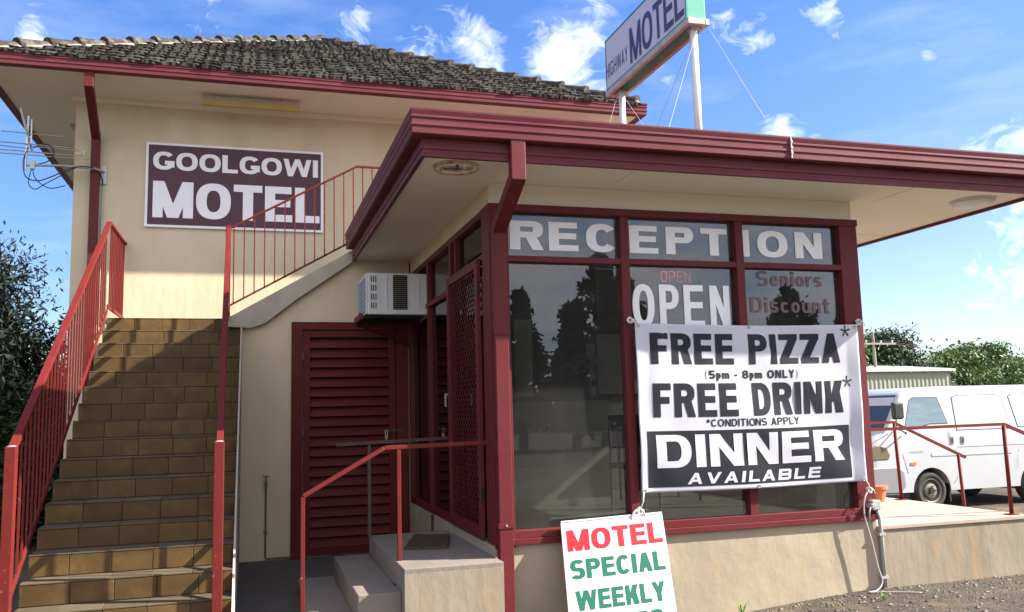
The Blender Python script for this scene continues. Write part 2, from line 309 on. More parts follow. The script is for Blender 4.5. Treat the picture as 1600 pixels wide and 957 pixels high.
def glyph(ch, w, V, H):
    r = _rect
    if ch == 'E': return r(0, 0, V, 1) + r(0, 0, w, H) + r(0, 1 - H, w * .97, 1) + r(0, .52 - H / 2, w * .93, .52 + H / 2)
    if ch == 'F': return r(0, 0, V, 1) + r(0, 1 - H, w, 1) + r(0, .5 - H / 2, w * .9, .5 + H / 2)
    if ch == 'L': return r(0, 0, V, 1) + r(0, 0, w, H)
    if ch == 'T': return r(w / 2 - V / 2, 0, w / 2 + V / 2, 1) + r(0, 1 - H, w, 1)
    if ch == 'I': return r(0, 0, w, 1)
    if ch == 'H': return r(0, 0, V, 1) + r(w - V, 0, w, 1) + r(0, .5 - H / 2, w, .5 + H / 2)
    if ch == 'M': 
        d = V * 1.05
        return r(0, 0, V * .95, 1) + r(w - V * .95, 0, w, 1) + _para(w / 2 - d / 2, 0, 0, 1, d) + _para(w / 2 - d / 2, 0, w - d, 1, d)
    if ch == 'N': return r(0, 0, V * .95, 1) + r(w - V * .95, 0, w, 1) + _para(w - V * 1.1, 0, 0, 1, V * 1.1)
    if ch == 'W':
        q = w / 4; d = V * .95
        return _para(q - d / 2, 0, 0, 1, d) + _para(q - d / 2, 0, w / 2 - d / 2, 1, d) + _para(3 * q - d / 2, 0, w / 2 - d / 2, 1, d) + _para(3 * q - d / 2, 0, w - d, 1, d)
    if ch == 'V': return _para(w / 2 - V / 2, 0, 0, 1, V) + _para(w / 2 - V / 2, 0, w - V, 1, V)
    if ch == 'A': return _para(0, 0, w / 2 - V / 2, 1, V) + _para(w - V, 0, w / 2 - V / 2, 1, V) + r(w * .22, .2, w * .78, .2 + H * .9)
    if ch == 'Y': return r(w / 2 - V / 2, 0, w / 2 + V / 2, .46) + _para(w / 2 - V / 2, .4, 0, 1, V) + _para(w / 2 - V / 2, .4, w - V, 1, V)
    if ch == 'K': return r(0, 0, V, 1) + _para(V * .7, .34, w - V * 1.2, 1, V * 1.2) + _para(w - V * 1.25, 0, V * 1.1, .62, V * 1.25)
    if ch == 'Z': return r(0, 0, w, H) + r(0, 1 - H, w, 1) + _para(0, H * .8, w - V * 1.3, 1 - H * .8, V * 1.3)
    if ch == 'O': return _ring(w / 2, .5, w / 2, .5, V, H, 0, 360, 2.4, 20)
    if ch == 'C': return _ring(w / 2, .5, w / 2, .5, V, H, 38, 322, 2.4, 20)
    if ch == 'G': return _ring(w / 2, .5, w / 2, .5, V, H, 38, 335, 2.4, 20) + r(w * .55, .5 - H, w, .5) + r(w - V, .14, w, .5)
    if ch == 'D':
        a = min(w * .55, .55); return r(0, 0, V, 1) + r(0, 0, w - a, H) + r(0, 1 - H, w - a, 1) + _ring(w - a, .5, a, .5, V, H, -90, 90, 2.3, 20)
    if ch == 'P' or ch == 'R':
        h = .29; a = min(w * .5, .36); cy = 1 - h
        g = r(0, 0, V, 1) + r(0, 1 - H, w - a, 1) + r(0, 1 - 2 * h, w - a, 1 - 2 * h + H) + _ring(w - a, cy, a, h, V, H, -90, 90, 2.3)
        if ch == 'R': g += _para(w - V * 1.05, 0, w * .42, 1 - 2 * h + H * .5, V * 1.1)
        return g
    if ch == 'B':
        h = (.5 + H / 2) / 2; a = min(w * .45, .34)
        return r(0, 0, V, 1) + r(0, 1 - H, w - a, 1) + r(0, .5 - H / 2, w - a, .5 + H / 2) + r(0, 0, w - a, H) + _ring(w - a * 1.08, 1 - h, a, h, V, H, -90, 90) + _ring(w - a, h, a, h, V, H, -90, 90)
    if ch == 'S':
        h = (.5 + H / 2) / 2; return _ring(w / 2, 1 - h, w / 2, h, V, H, 25, 270, 2.4) + _ring(w / 2, h, w / 2, h, V, H, -155, 90, 2.4)
    if ch == '8':
        h = (.5 + H / 2) / 2; return _ring(w / 2, 1 - h, w / 2 * .93, h, V, H, 0, 360) + _ring(w / 2, h, w / 2, h, V, H, 0, 360)
    if ch == '5':
        h = .32; return r(w * .1, 1 - H, w * .95, 1) + r(w * .08, .46, w * .08 + V, 1) + _ring(w / 2, h, w / 2, h, V, H, -155, 140)
    if ch == '2': return _ring(w / 2, .7, w / 2, .3, V, H, -20, 160) + r(0, 0, w, H) + _para(0, H * .6, w - V * 1.1, .62, V * 1.1)
    if ch == '0': return _ring(w / 2, .5, w / 2, .5, V, H, 0, 360)
    if ch == '-': return r(0, .3, w, .3 + H)
    if ch == '(': return _ring(w, .42, w, .62, V * .7, H * .2, 115, 245, 2)
    if ch == ')': return _ring(0, .42, w, .62, V * .7, H * .2, -65, 65, 2)
    if ch == '*':
        g = []
        for a in (90, 162, 234, 306, 18):
            c = math.cos(R(a)); s_ = math.sin(R(a)); k = V * .5; L = .24
            g.append([(w / 2 - s_ * k * .5, .76 + c * k * .5), (w / 2 - s_ * k + c * L * w / .5, .76 + c * k + s_ * L), (w / 2 + s_ * k + c * L * w / .5, .76 - c * k + s_ * L), (w / 2 + s_ * k * .5, .76 - c * k * .5)])
        return g
    x = .70
    if ch == 'o': return _ring(w / 2, x / 2, w / 2, x / 2, V, H, 0, 360)
    if ch == 'c': return _ring(w / 2, x / 2, w / 2, x / 2, V, H, 40, 320)
    if ch == 'e': return _ring(w / 2, x / 2, w / 2, x / 2, V, H, 0, 325) + r(V * .5, x / 2 - H * .42, w - V * .1, x / 2 + H * .42)
    if ch == 'n': return r(0, 0, V, x) + _ring(w / 2, x - .3, w / 2, .3, V, H, 0, 180) + r(w - V, 0, w, x - .3)
    if ch == 'u': return r(w - V, 0, w, x) + _ring(w / 2, .3, w / 2, .3, V, H, 180, 360) + r(0, .3, V, x)
    if ch == 'r': return r(0, 0, V, x) + _ring(w * .9, x - .34, w * .9, .34, V, H, 85, 180)
    if ch == 'i': return r(0, 0, w, x) + r(0, x + .1, w, x + .28)
    if ch == 's':
        h = (x / 2 + H / 2) / 2; return _ring(w / 2, x - h, w / 2, h, V, H, 25, 270) + _ring(w / 2, h, w / 2, h, V, H, -155, 90)
    if ch == 't': return r(w * .25, .1, w * .25 + V, .92) + r(0, x - H, w, x) + r(w * .25, 0, w, H)
    if ch == 'p': return r(0, -.25, V, x) + _ring(w / 2, x / 2, w / 2, x / 2, V, H, 0, 360)
    if ch == 'm': return r(0, 0, V, x) + _ring(w * .27 + V * .1, x - .25, w * .27 + V * .0, .25, V, H, 0, 180) + r(w / 2 - V / 2, 0, w / 2 + V / 2, x - .2) + _ring(w * .73 - V * .1, x - .25, w * .27, .25, V, H, 0, 180) + r(w - V, 0, w, x - .2)
    return []
RW = {'M': 1.0, 'W': 1.22, 'I': None, 'i': None, ' ': .38, '-': .34, '(': .26, ')': .26, '*': .5, 'L': .66, 'F': .68, 'E': .72, 'm': .95, 'r': .42, 't': .42, 's': .52, 'O': .88, 'G': .86, 'T': .74, 'J': .5}
def layout(s, u0, u1, v0, v1, V=.26, H=.2, gap=.1, shear=0, boxes=None, rel=None):
    """strokes of a line of text fitted to the rectangle; V,H in fractions of the letter height"""
    out = []; hgt = v1 - v0
    ws = []
    for c in s:
        w = RW.get(c, .56 if c.islower() else .78); ws.append(V if w is None else w)
    # natural width, then one factor for the letter widths so that the line fits
    tot = sum(ws) + gap * (len(s) - 1); k = (u1 - u0) / (tot * hgt)
    x = 0.0
    for i, (c, w) in enumerate(zip(s, ws)):
        if boxes: a, b = boxes[i]
        else: a = u0 + x * hgt * k; b = a + w * hgt * k
        ww = (b - a) / hgt; vv = min(V * (k if not boxes else 1), ww * .45) if c not in 'Ii' else V * (k if not boxes else 1)
        for poly in glyph(c, ww, vv, H):
            out.append([(a + (px + shear * py) * hgt, v0 + py * hgt) for px, py in poly])
        x += w + gap
    return out
def text_mb(polys, fn, grid=None):
    """union of the strokes, triangulated; grid = (du) adds inner points so that the sheet can bend"""
    mb = MB(); vs = []; fs = []
    for p in polys:
        ar = sum(p[i][0] * p[(i + 1) % len(p)][1] - p[(i + 1) % len(p)][0] * p[i][1] for i in range(len(p)))
        if abs(ar) < 1e-9: continue
        if ar < 0: p = p[::-1]
        fs.append(list(range(len(vs), len(vs) + len(p)))); vs += [Vector(q) for q in p]
    if grid:
        x0 = min(v.x for v in vs); x1 = max(v.x for v in vs); y0 = min(v.y for v in vs); y1 = max(v.y for v in vs)
        y = y0 + .0031
        while y < y1:
            x = x0 + .0027
            while x < x1: vs.append(Vector((x, y))); x += grid
            y += grid
    V, E, F, ov, oe, of = delaunay_2d_cdt(vs, [], fs, 0, 1e-5)
    bbs = [(min(vs[i].x for i in f), max(vs[i].x for i in f), min(vs[i].y for i in f), max(vs[i].y for i in f), [vs[i] for i in f]) for f in fs]
    keep = []
    for f in F:
        cx = sum(V[i].x for i in f) / len(f); cy = sum(V[i].y for i in f) / len(f)
        for a, b, c, d, P in bbs:
            if a <= cx <= b and c <= cy <= d:
                ins = False; n = len(P); j = n - 1
                for i in range(n):
                    if (P[i].y > cy) != (P[j].y > cy) and cx < (P[j].x - P[i].x) * (cy - P[i].y) / (P[j].y - P[i].y) + P[i].x: ins = not ins
                    j = i
                if ins: keep.append(tuple(f)); break
    return mb.add([fn(v.x, v.y) for v in V], keep)

# ---------------------------------------------------------------- foliage
def leaves(cx, rad, n, size, seed, nclump=60, droop=0, shell=.55, elong=1.6, cl=.3):
    rnd = random.Random(seed); mb = MB(); V = []; F = []
    cs = []
    for i in range(nclump):
        while True:
            p = Vector((rnd.uniform(-1, 1), rnd.uniform(-1, 1), rnd.uniform(-1, 1)))
            if .05 < p.length < 1: break
        p = p.normalized() * (shell + (1 - shell) * rnd.random()) if rnd.random() < .8 else p
        k = 1 + .25 * noise.noise(p * 2 + Vector((seed, 0, 0)))
        cs.append((p * k, rnd.uniform(.6, 1.3)))
    for i in range(n):
        c, q = rnd.choice(cs)
        d = Vector((rnd.gauss(0, 1), rnd.gauss(0, 1), rnd.gauss(0, .75))) * cl * q * .55
        p = c + d
        P = Vector((cx[0] + p.x * rad[0], cx[1] + p.y * rad[1], cx[2] + p.z * rad[2]))
        a = Vector((rnd.gauss(0, 1), rnd.gauss(0, 1), rnd.gauss(0, 1) - droop)).normalized(); b = a.orthogonal().normalized()
        b = (b * math.cos(i) + a.cross(b) * math.sin(i))
        s = size * rnd.uniform(.6, 1.3); a = a * s * elong * .5; b = b * s * .5
        k = len(V); V += [P - a, P + b * .6, P + a, P - b * .6]; F.append((k, k + 1, k + 2, k + 3))
    return mb.add(V, F)
def trunk_mb(base, top, r, seed, limbs=6):
    rnd = random.Random(seed); mb = MB(); base = Vector(base); top = Vector(top); P = []
    for i in range(6):
        t = i / 5; P.append(base.lerp(top, t) + Vector((rnd.uniform(-1, 1), rnd.uniform(-1, 1), 0)) * r * .8 * (i > 0))
    mb.tube(P, [r * (1.15 - .8 * i / 5) for i in range(6)], 8)
    L = (top - base).length
    for i in range(limbs):
        t = .35 + .6 * i / limbs; p = base.lerp(top, t); a = rnd.uniform(0, 6.28); l = L * rnd.uniform(.25, .45)
        q = p + Vector((math.cos(a) * l * .7, math.sin(a) * l * .7, l * .6))
        mb.tube([p, p.lerp(q, .5) + Vector((0, 0, .03 * L)), q], [r * .45, r * .28, r * .1], 6)
    return mb
def tree(name, label, base, crown_c, rad, n, size, seed, m, group=None, r=.14, m2=None, n2=0, **k):
    t = thing(name, label, 'tree', base, group)
    trunk_mb(base, (crown_c[0], crown_c[1], crown_c[2] + rad[2] * .5), r, seed).build('trunk', m_bark, t, smooth=True)
    leaves(crown_c, rad, n, size, seed, **k).build('crown', m, t)
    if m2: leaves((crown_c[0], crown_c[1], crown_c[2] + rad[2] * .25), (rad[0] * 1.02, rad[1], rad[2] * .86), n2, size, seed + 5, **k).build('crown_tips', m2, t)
    return t

# ================================================================ GROUND
def sm(a, b, x):
    t = min(1, max(0, (x - a) / (b - a))); return t * t * (3 - 2 * t)
def gh(x, y):
    h = .11 * sm(1.3, 3.3, x)
    far = sm(5.2, 7, x) * sm(-1, 3, y)
    h = h * (1 - far) - .2 * far
    if y > 12: h = h * (1 - sm(12, 20, y)) - .2 * sm(12, 20, y)
    return h
mb = MB(); xs = [-400, -120, -50, -20, -10] + [-8 + .5 * i for i in range(60)] + [24, 32, 45, 70, 150, 400]; ys = [-400, -120, -60, -30, -18, -12] + [-10 + .5 * i for i in range(56)] + [20, 26, 34, 50, 90, 180, 400]
mb.add([(x, y, gh(x, y)) for y in ys for x in xs], [(j * len(xs) + i, j * len(xs) + i + 1, (j + 1) * len(xs) + i + 1, (j + 1) * len(xs) + i) for j in range(len(ys) - 1) for i in range(len(xs) - 1)])
mb.build('ground', m_grav, kind='structure', smooth=True)
B(-1.79, .0, -.9, 3.45, -.1, .145).build('path', m_slab, kind='structure', loc=(-.9, 1.6, 0))
MB().box(-40, 60, -13.5, -8.6, -.2, .012).build('road', m_road, kind='structure', loc=(0, -11, 0))
MB().box(-40, 60, -34, -13.6, -.2, .05).build('lawn', m_lawn, kind='structure', loc=(0, -20, 0))

# ================================================================ RECEPTION BUILDING
rec = thing('reception_building', 'cream and maroon single storey reception with big shop windows under a wide flat canopy', 'building', (1.6, 1.7, 0))
# plinth
B(0.0, 3.22, 0.0, .14, -.2, .657).build('plinth', m_conc, rec)
MB().box(-.03, .1, .0, 3.44, -.2, .655).build('side_plinth', m_conc, rec)
MB().box(3.1, 3.22, .14, 3.6, -.2, .655).build('side_plinth', m_conc, rec)
MB().box(.1, 3.1, .14, 3.6, .3, .655).build('interior_floor', m_ifloor, rec)
# cream wall band over the windows
MB().box(.015, 3.2, .012, .12, 3.15, 3.31).build('wall', m_soffit, rec, label='cream band over the front windows')
MB().box(.012, .12, .12, 3.45, 3.15, 3.31).build('wall', m_cream, rec, label='cream band over the side windows')
MB().box(3.08, 3.2, .12, 3.6, 3.15, 3.31).build('wall', m_cream, rec)
MB().box(-.0, 3.22, 3.62, 3.72, .3, 3.31).build('wall', m_iwall, rec, label='back wall inside')
# roof and soffit
soff = MB().box(-.605, 4.60, -.605, 3.62, 3.312, 3.335).build('soffit', m_soffit, rec)
MB().box(-.60, 4.6, -.6, 3.62, 3.34, 3.50).build('roof', m_trim, rec)
for x_ in (.95, 3.4): MB().box(x_, x_ + .028, -.58, -.002, 3.3085, 3.3118).build('soffit_joint', m_soffit, soff)
MB().box(3.26, 4.57, 1.2, 1.228, 3.3085, 3.3118).build('soffit_joint', m_soffit, soff)
MB().add([(-.62, -.62, 3.56), (4.62, -.62, 3.56), (4.62, 3.6, 3.60), (-.62, 3.6, 3.60), (-.62, -.62, 3.5), (4.62, -.62, 3.5), (4.62, 3.6, 3.5), (-.62, 3.6, 3.5)], [(0, 1, 2, 3), (4, 5, 6, 7), (0, 1, 5, 4), (1, 2, 6, 5), (2, 3, 7, 6), (3, 0, 4, 7)]).build('roof_sheet', m_trim, rec)
path = [(-.61, 3.38), (-.61, -.61), (4.605, -.61), (4.605, 3.6)]
def gutter_prof(z0, z1, d):
    h = z1 - z0
    return [(0.002, z0), (d * .82, z0), (d * .9, z0 + h * .04), (d * .9, z0 + h * .30), (d * .97, z0 + h * .34), (d * .97, z0 + h * .40), (d * .9, z0 + h * .44), (d * .9, z0 + h * .62), (d * .97, z0 + h * .66), (d * .97, z0 + h * .71), (d * .92, z0 + h * .75), (d, z0 + h * .93), (d, z1), (d * .86, z1), (d * .84, z0 + h * .8), (.002, z0 + h * .8)]
sweep(gutter_prof(3.415, 3.585, .11), path).build('gutter', m_trim, rec)
fp = [(0.0, 3.285), (.03, 3.285), (.03, 3.31), (.022, 3.314), (.022, 3.335), (.03, 3.339), (.03, 3.36), (.022, 3.364), (.022, 3.413), (0, 3.413)]
sweep(fp, path).build('fascia', m_trim, rec)
# gutter joiner clips
cl = MB()
for dz in (3.50, 3.46, 3.545): cl.box(2.128, 2.142, -.728, -.713, dz - .009, dz + .009)
cl.box(2.13, 2.138, -.7225, -.71, 3.42, 3.58).build('gutter_joint', m_galv, rec)
# front window frame
wf = MB()
wf.box(.03, 3.232, -.022, .07, 3.095, 3.15)          # head
wf.box(.03, 3.225, -.035, .07, .657, .70)            # sill lip
wf.box(.03, 3.225, -.016, .07, .70, .755)
wf.box(3.05, 3.225, -.012, .08, .755, 3.095)
for x in (1.075, 2.087): wf.box(x - .035, x + .035, -.014, .065, .755, 3.095)
for a, b in ((.13, 1.04), (1.11, 2.052), (2.122, 3.05)): wf.box(a, b, -.011, .062, 2.715, 2.76)
wfo = wf.build('window_frame', m_frame, rec, bevel=.003)
B(-.02, .13, -.02, .2, .64, 3.15).build('corner_post', m_frame, rec, bevel=.003)
GY = .045
for (a, b) in ((.13, 1.04), (1.11, 2.052), (2.122, 3.05)):
    MB().box(a, b, GY, GY + .006, .755, 2.715).build('window_pane', m_glass, rec)
    MB().box(a, b, GY, GY + .006, 2.76, 3.095).build('window_pane', m_glass, rec)
# RECEPTION lettering across the three upper panes
bx = [(.160, .425), (.470, .712), (.775, 1.04), (1.14, 1.388), (1.456, 1.702), (1.768, 2.006), (2.132, 2.212), (2.287, 2.575), (2.647, 2.91)]
text_mb(layout('RECEPTION', 0, 1, 2.815, 3.038, .37, .205, boxes=bx), lambda u, v: (u, GY - .004, v)).build('lettering', m_vinyl, rec, label='white RECEPTION letters on the upper panes')
bx = [(1.145, 1.332), (1.376, 1.545), (1.589, 1.769), (1.821, 1.999)]
text_mb(layout('OPEN', 0, 1, 2.235, 2.57, .17, .15, boxes=bx), lambda u, v: (u, GY - .004, v)).build('lettering', m_vinyl, rec, label='tall white OPEN letters above the banner')
for (s, a, b, c, d) in (('Seniors', 2.262, 2.885, 2.575, 2.70), ('Discount', 2.19, 2.943, 2.355, 2.485)):
    text_mb(layout(s, a, b, c, d, .2, .15, gap=.14), lambda u, v: (u, GY - .004, v)).build('lettering', m_decal, rec, label='faded red %s lettering' % s)
# side wall (x = 0) glazing
sf = MB()
sf.box(-.012, .07, .2, 3.42, 3.095, 3.15)
for y in (1.36, 2.38, 3.40): sf.box(-.01, .07, y - .035, y + .035, .70, 3.095)
sf.box(-.014, .07, 1.395, 3.42, .655, .72)
for a, b in ((1.395, 2.345), (2.415, 3.365)): sf.box(-.006, .065, a, b, 2.66, 2.71)
sf.box(-.006, .065, .2, 1.325, 2.77, 2.81); sf.box(-.008, .065, .2, .235, .66, 2.77)
sf.box(-.011, .065, 1.12, 1.17, 2.81, 3.095)
sf.build('window_frame', m_frame, rec, bevel=.003, label='side window frame')
for a, b, c, d in ((1.395, 2.345, .72, 2.66), (2.415, 2.44, .72, 2.66), (2.415, 3.365, .72, 2.58), (1.395, 2.345, 2.71, 3.095), (.2, 1.12, 2.81, 3.095)):
    MB().box(.03, .036, a, b, c, d).build('window_pane', m_glassd, rec)
# solid inner door behind the mesh
MB().box(.03, .06, .236, 1.324, .66, 2.768).build('inner_door', m_glassd, rec)
# right side shopfront glazing
rf = MB()
for y in (.1, 1.25, 2.4, 3.55): rf.box(3.12, 3.2, y - .03, y + .03, .655, 3.15)
for z in (.68, 2.73, 3.12): rf.box(3.125, 3.195, .13, 3.52, z - .03, z + .03)
rf.build('window_frame', m_frame, rec, label='far side window frame')
for a, b in ((.13, 1.22), (1.28, 2.37), (2.43, 3.52)): MB().box(3.15, 3.156, a, b, .71, 2.70).build('window_pane', m_glass, rec); MB().box(3.15, 3.156, a, b, 2.76, 3.09).build('window_pane', m_glass, rec)
# downpipe at the corner
dp = MB(); w = .104
def pipe_run(mb, pts, w, d):
    for i in range(len(pts) - 1):
        p, q = Vector(pts[i]), Vector(pts[i + 1]); mb.bar(p, q, w, d, up=(0, 1, 0) if abs((q - p).normalized().y) < .9 else (0, 0, 1))
    return mb
def ribbon_pipe(pts, w, d):   # mitred rectangular pipe lying in a plane of constant x
    mb = MB(); P = [Vector(p) for p in pts]; V = []; F = []
    for i, p in enumerate(P):
        t = []
        if i > 0: t.append((P[i] - P[i - 1]).normalized())
        if i < len(P) - 1: t.append((P[i + 1] - P[i]).normalized())
        ns = [Vector((0, -k.z, k.y)) for k in t]
        n = ns[0] if len(ns) == 1 else (ns[0] + ns[1]) / ((ns[0] + ns[1]).dot(ns[0]))
        for a, b in ((-1, -1), (1, -1), (1, 1), (-1, 1)): V.append((p.x + a * w / 2, p.y + n.y * b * d / 2, p.z + n.z * b * d / 2))
    m = len(P)
    for i in range(m - 1):
        for k in range(4): F.append((i * 4 + k, i * 4 + (k + 1) % 4, (i + 1) * 4 + (k + 1) % 4, (i + 1) * 4 + k))
    F += [(3, 2, 1, 0), tuple((m - 1) * 4 + k for k in range(4))]
    return mb.add(V, F)
dpm = ribbon_pipe([(.01, -.665, 3.43), (.01, -.665, 3.17), (.035, -.08, 2.93), (.035, -.08, -.05)], w, .075).build('downpipe', m_frame, rec, bevel=.006)
for z in (2.16, .81): MB().box(-.024, .094, -.1245, -.04, z - .018 if z < 1 else z - .003, z + .018 if z < 1 else z + .003).build('pipe_strap', m_frame, dpm)
MB().disc((.035, -.1245, .81), (0, -1, 0), .008, .004, 10).build('rivet', m_galv, dpm)
# security screen door
sd = thing('screen_door', 'maroon security screen door with diamond mesh beside the corner post', 'door', (-.03, .8, .66))
y0, y1, z0, z1 = .25, 1.31, .675, 2.775
f = MB(); t = .07
f.box(-.055, -.02, y0, y0 + t, z0, z1); f.box(-.055, -.02, y1 - t, y1, z0, z1); f.box(-.054, -.021, y0 + t, y1 - t, z0, z0 + .09); f.box(-.054, -.021, y0 + t, y1 - t, z1 - t, z1)
f.build('frame', m_frame, sd, bevel=.004)
g = MB(); a0, a1, b0, b1 = y0 + t, y1 - t, z0 + .09, z1 - t; sx_, sz_ = .085, .078
k = -int((b1 - b0) / sz_) - 2
while k < (a1 - a0) / sx_ + 2:
    for s_ in (1, -1):
        # line y = ya + (z-b0)*s*sx/sz
        ya = a0 + k * sx_ if s_ > 0 else a1 - k * sx_
        za, zb = b0, b1; m_ = s_ * sx_ / sz_
        pts = []
        for z in (b0, b1): 
            y = ya + (z - b0) * m_
            if a0 <= y <= a1: pts.append((y, z))
        for y in (a0, a1):
            z = b0 + (y - ya) / m_
            if b0 < z < b1: pts.append((y, z))
        if len(pts) >= 2:
            p, q = pts[0], pts[-1]
            if abs(p[1] - q[1]) > .01: g.bar((-.040 - .002 * s_, p[0], p[1]), (-.040 - .002 * s_, q[0], q[1]), .009, .003, up=(1, 0, 0))
    k += 1
g.build('mesh_screen', m_frame, sd)
h = MB().box(-.064, -.055, 1.255, 1.285, 1.62, 1.86).build('lock_plate', m_blackp, sd, bevel=.003)
MB().bar((-.085, 1.27, 1.77), (-.085, 1.27, 1.66), .014, .014).box(-.085, -.062, 1.262, 1.278, 1.755, 1.775).build('handle', m_alu, h)
MB().box(-.064, -.0555, 1.262, 1.28, 1.80, 1.84).build('lock', m_alu, h)
for z in (.95, 2.5): MB().disc((-.05, .243, z), (0, 0, 1), .009, .1, 8).build('hinge', m_blackp, sd)

# interior things
dk = thing('reception_desk', 'grey white counter with dark top behind the left front pane', 'desk', (1.28, 2.4, .655))
MB().box(.45, 1.83, 2.2, 2.75, .657, 1.70).build('panel', m_desk, dk); MB().box(.42, 1.86, 2.15, 2.8, 1.70, 1.75).build('counter_top', m_wood, dk, bevel=.004)
vs = thing('flower_vase', 'glass vase of pale artificial flowers on the counter', 'vase', (1.66, 2.4, 1.75))
MB().tube([(1.66, 2.4, 1.75), (1.66, 2.4, 1.78), (1.66, 2.4, 1.9), (1.66, 2.4, 1.97)], [.05, .06, .07, .06], 16).build('vase', mat('dull vase glass', (.12, .13, .13), .1), vs, smooth=True)
leaves((1.66, 2.4, 2.07), (.17, .17, .11), 500, .045, 3, nclump=26, elong=1).build('flowers', m_flower, vs)
pd = thing('panelled_door', 'open cream panelled door behind the reception counter', 'door', (1.25, 3.0, .655))
MB().box(1.10, 1.30, 3.05, 3.09, .66, 2.62).build('door_leaf', m_doorw, pd, bevel=.004)
p2 = MB()
for z in (.8, 1.45, 2.0): p2.box(1.13, 1.27, 3.04, 3.049, z, z + .45)
p2.build('panel', m_doorw, pd, bevel=.006); MB().disc((1.125, 3.05, 1.75), (0, -1, 0), .022, .05, 12).build('knob', m_brass, pd)
MB().box(1.9, 2.02, 3.0, 3.6, .657, 3.1).build('partition_wall', m_wood, loc=(1.96, 3.3, .66), label='dark timber partition end beyond the reception counter', cat='wall')
tb = thing('waiting_table', 'small dark table behind the mullion between left and middle panes', 'table', (2.3, 2.2, .655))
MB().box(2.0, 2.75, 1.95, 2.5, 1.27, 1.31).build('table_top', m_wood, tb, bevel=.004)
for x, y in ((2.04, 1.99), (2.71, 1.99), (2.04, 2.46), (2.71, 2.46)): MB().disc((x, y, .657), (0, 0, 1), .014, .613, 8).build('leg', m_blackp, tb)
ch = thing('chair', 'black metal chair standing behind the middle front pane', 'chair', (1.55, 1.1, .655))
MB().box(1.42, 1.78, .95, 1.3, 1.08, 1.12).build('seat', m_blackp, ch, bevel=.01); MB().box(1.43, 1.77, 1.27, 1.3, 1.25, 1.55).build('backrest', m_blackp, ch, bevel=.01)
for x, y in ((1.44, .97), (1.76, .97)): MB().disc((x, y, .657), (0, 0, 1), .012, .43, 8).build('leg', m_alu, ch)
for x, y in ((1.44, 1.28), (1.76, 1.28)): MB().disc((x, y, .657), (0, 0, 1), .012, .85, 8).build('leg', m_alu, ch)
for (x0_, z0_, w_, h_, lab) in ((.35, 2.05, .5, .38, 'small framed picture on the back wall behind the counter'), (2.25, 1.75, .6, .8, 'tall framed notice on the back wall right of the partition')):
    fp_ = thing('framed_picture', lab, 'picture', (x0_, 3.6, z0_), 'frames on the back wall')
    MB().box(x0_, x0_ + w_, 3.585, 3.618, z0_, z0_ + h_).build('frame', m_wood, fp_, bevel=.004); MB().box(x0_ + .04, x0_ + w_ - .04, 3.578, 3.584, z0_ + .04, z0_ + h_ - .04).build('print', mat('faded print', (.5, .48, .42), .5, var=(.2, .25, .3), vs=7), fp_)
br_ = thing('brochure_rack', 'narrow rack of pale brochures fixed on the end of the dark partition', 'rack', (1.96, 2.97, 1.5))
for i in range(4): MB().box(1.91, 2.01, 2.96, 2.985, 1.45 + i * .24, 1.62 + i * .24).build('brochure', mat('brochure paper', (.6 - .1 * i, .58, .5 + .05 * i), .6, var=(.4, .3, .3), vs=12), br_)
MB().box(1.90, 2.02, 2.986, 2.998, 1.40, 2.4).build('back_panel', m_blackp, br_)
ls = thing('led_open_sign', 'small red dotted OPEN sign of led lights inside the middle pane', 'sign', (1.56, .16, 2.58))
dots = MB()
for poly in layout('OPEN', 1.425, 1.69, 2.60, 2.69, .12, .08, gap=.25):
    cx_ = sum(p[0] for p in poly) / 4; cz_ = sum(p[1] for p in poly) / 4
    L = max(range(4), key=lambda i: (Vector(poly[i]) - Vector(poly[(i + 1) % 4])).length); p = Vector(poly[L]); q = Vector(poly[(L + 1) % 4]); off = Vector((cx_, cz_)) - (p + q) / 2
    nn = max(1, int((p - q).length / .011))
    for i in range(nn):
        c = p.lerp(q, (i + .5) / nn) + off; dots.disc((c.x, .1, c.y), (0, -1, 0), .0035, .004, 6)
dots.build('led_lettering', m_neon, ls); MB().box(1.40, 1.715, .104, .112, 2.575, 2.715).build('backing', glass('smoked acrylic', (.35, .35, .35), .02), ls)
MB().tube([(1.45, .11, 2.71), (1.45, .11, 3.3)], .003, 5).tube([(1.67, .11, 2.71), (1.67, .11, 3.3)], .003, 5).build('wire', m_blackp, ls)

# ================================================================ MOTEL BLOCK (two storeys behind)
mo = thing('motel_building', 'two storey cream motel block with mossy tiled hip roof and maroon gutter', 'building', (-.6, 8, 0))
MB().box(-3.66, 2.32, 4.6, 12.5, -.2, 5.36).build('wall', m_cream, mo)
MB().prism([(-1.80, -.1), (-.003, -.1), (-.003, 3.34), (-.50, 3.34), (-.72, 3.28), (-1.80, 2.60)], lambda a, b, t: (a, t, b), 3.45, 3.56).build('lower_wall', m_cream, mo, label='cream wall under the stairs')
MB().box(-1.80, -1.65, 3.62, 4.6, -.1, 2.4).build('lower_wall', m_cream, mo)
EX0, EX1, EY, EZ = -4.40, 3.05, 3.76, 5.35
MB().box(EX0, EX1, EY, 13.3, EZ, EZ + .02).build('soffit', m_soffit, mo)
MB().box(-3.70, 2.36, 4.545, 4.6, 5.29, 5.349).box(-3.71, -3.661, 4.602, 12.4, 5.29, 5.348).build('cornice', m_soffit, mo)
sweep(gutter_prof(5.335, 5.49, .10), [(EX0, 13.3), (EX0, EY), (EX1, EY), (EX1, 13.3)]).build('gutter', m_trim, mo)
hx = (EX0 + EX1) / 2; hw = (EX1 - EX0) / 2; RZ = 5.46 + .56 * hw; RY = EY + hw
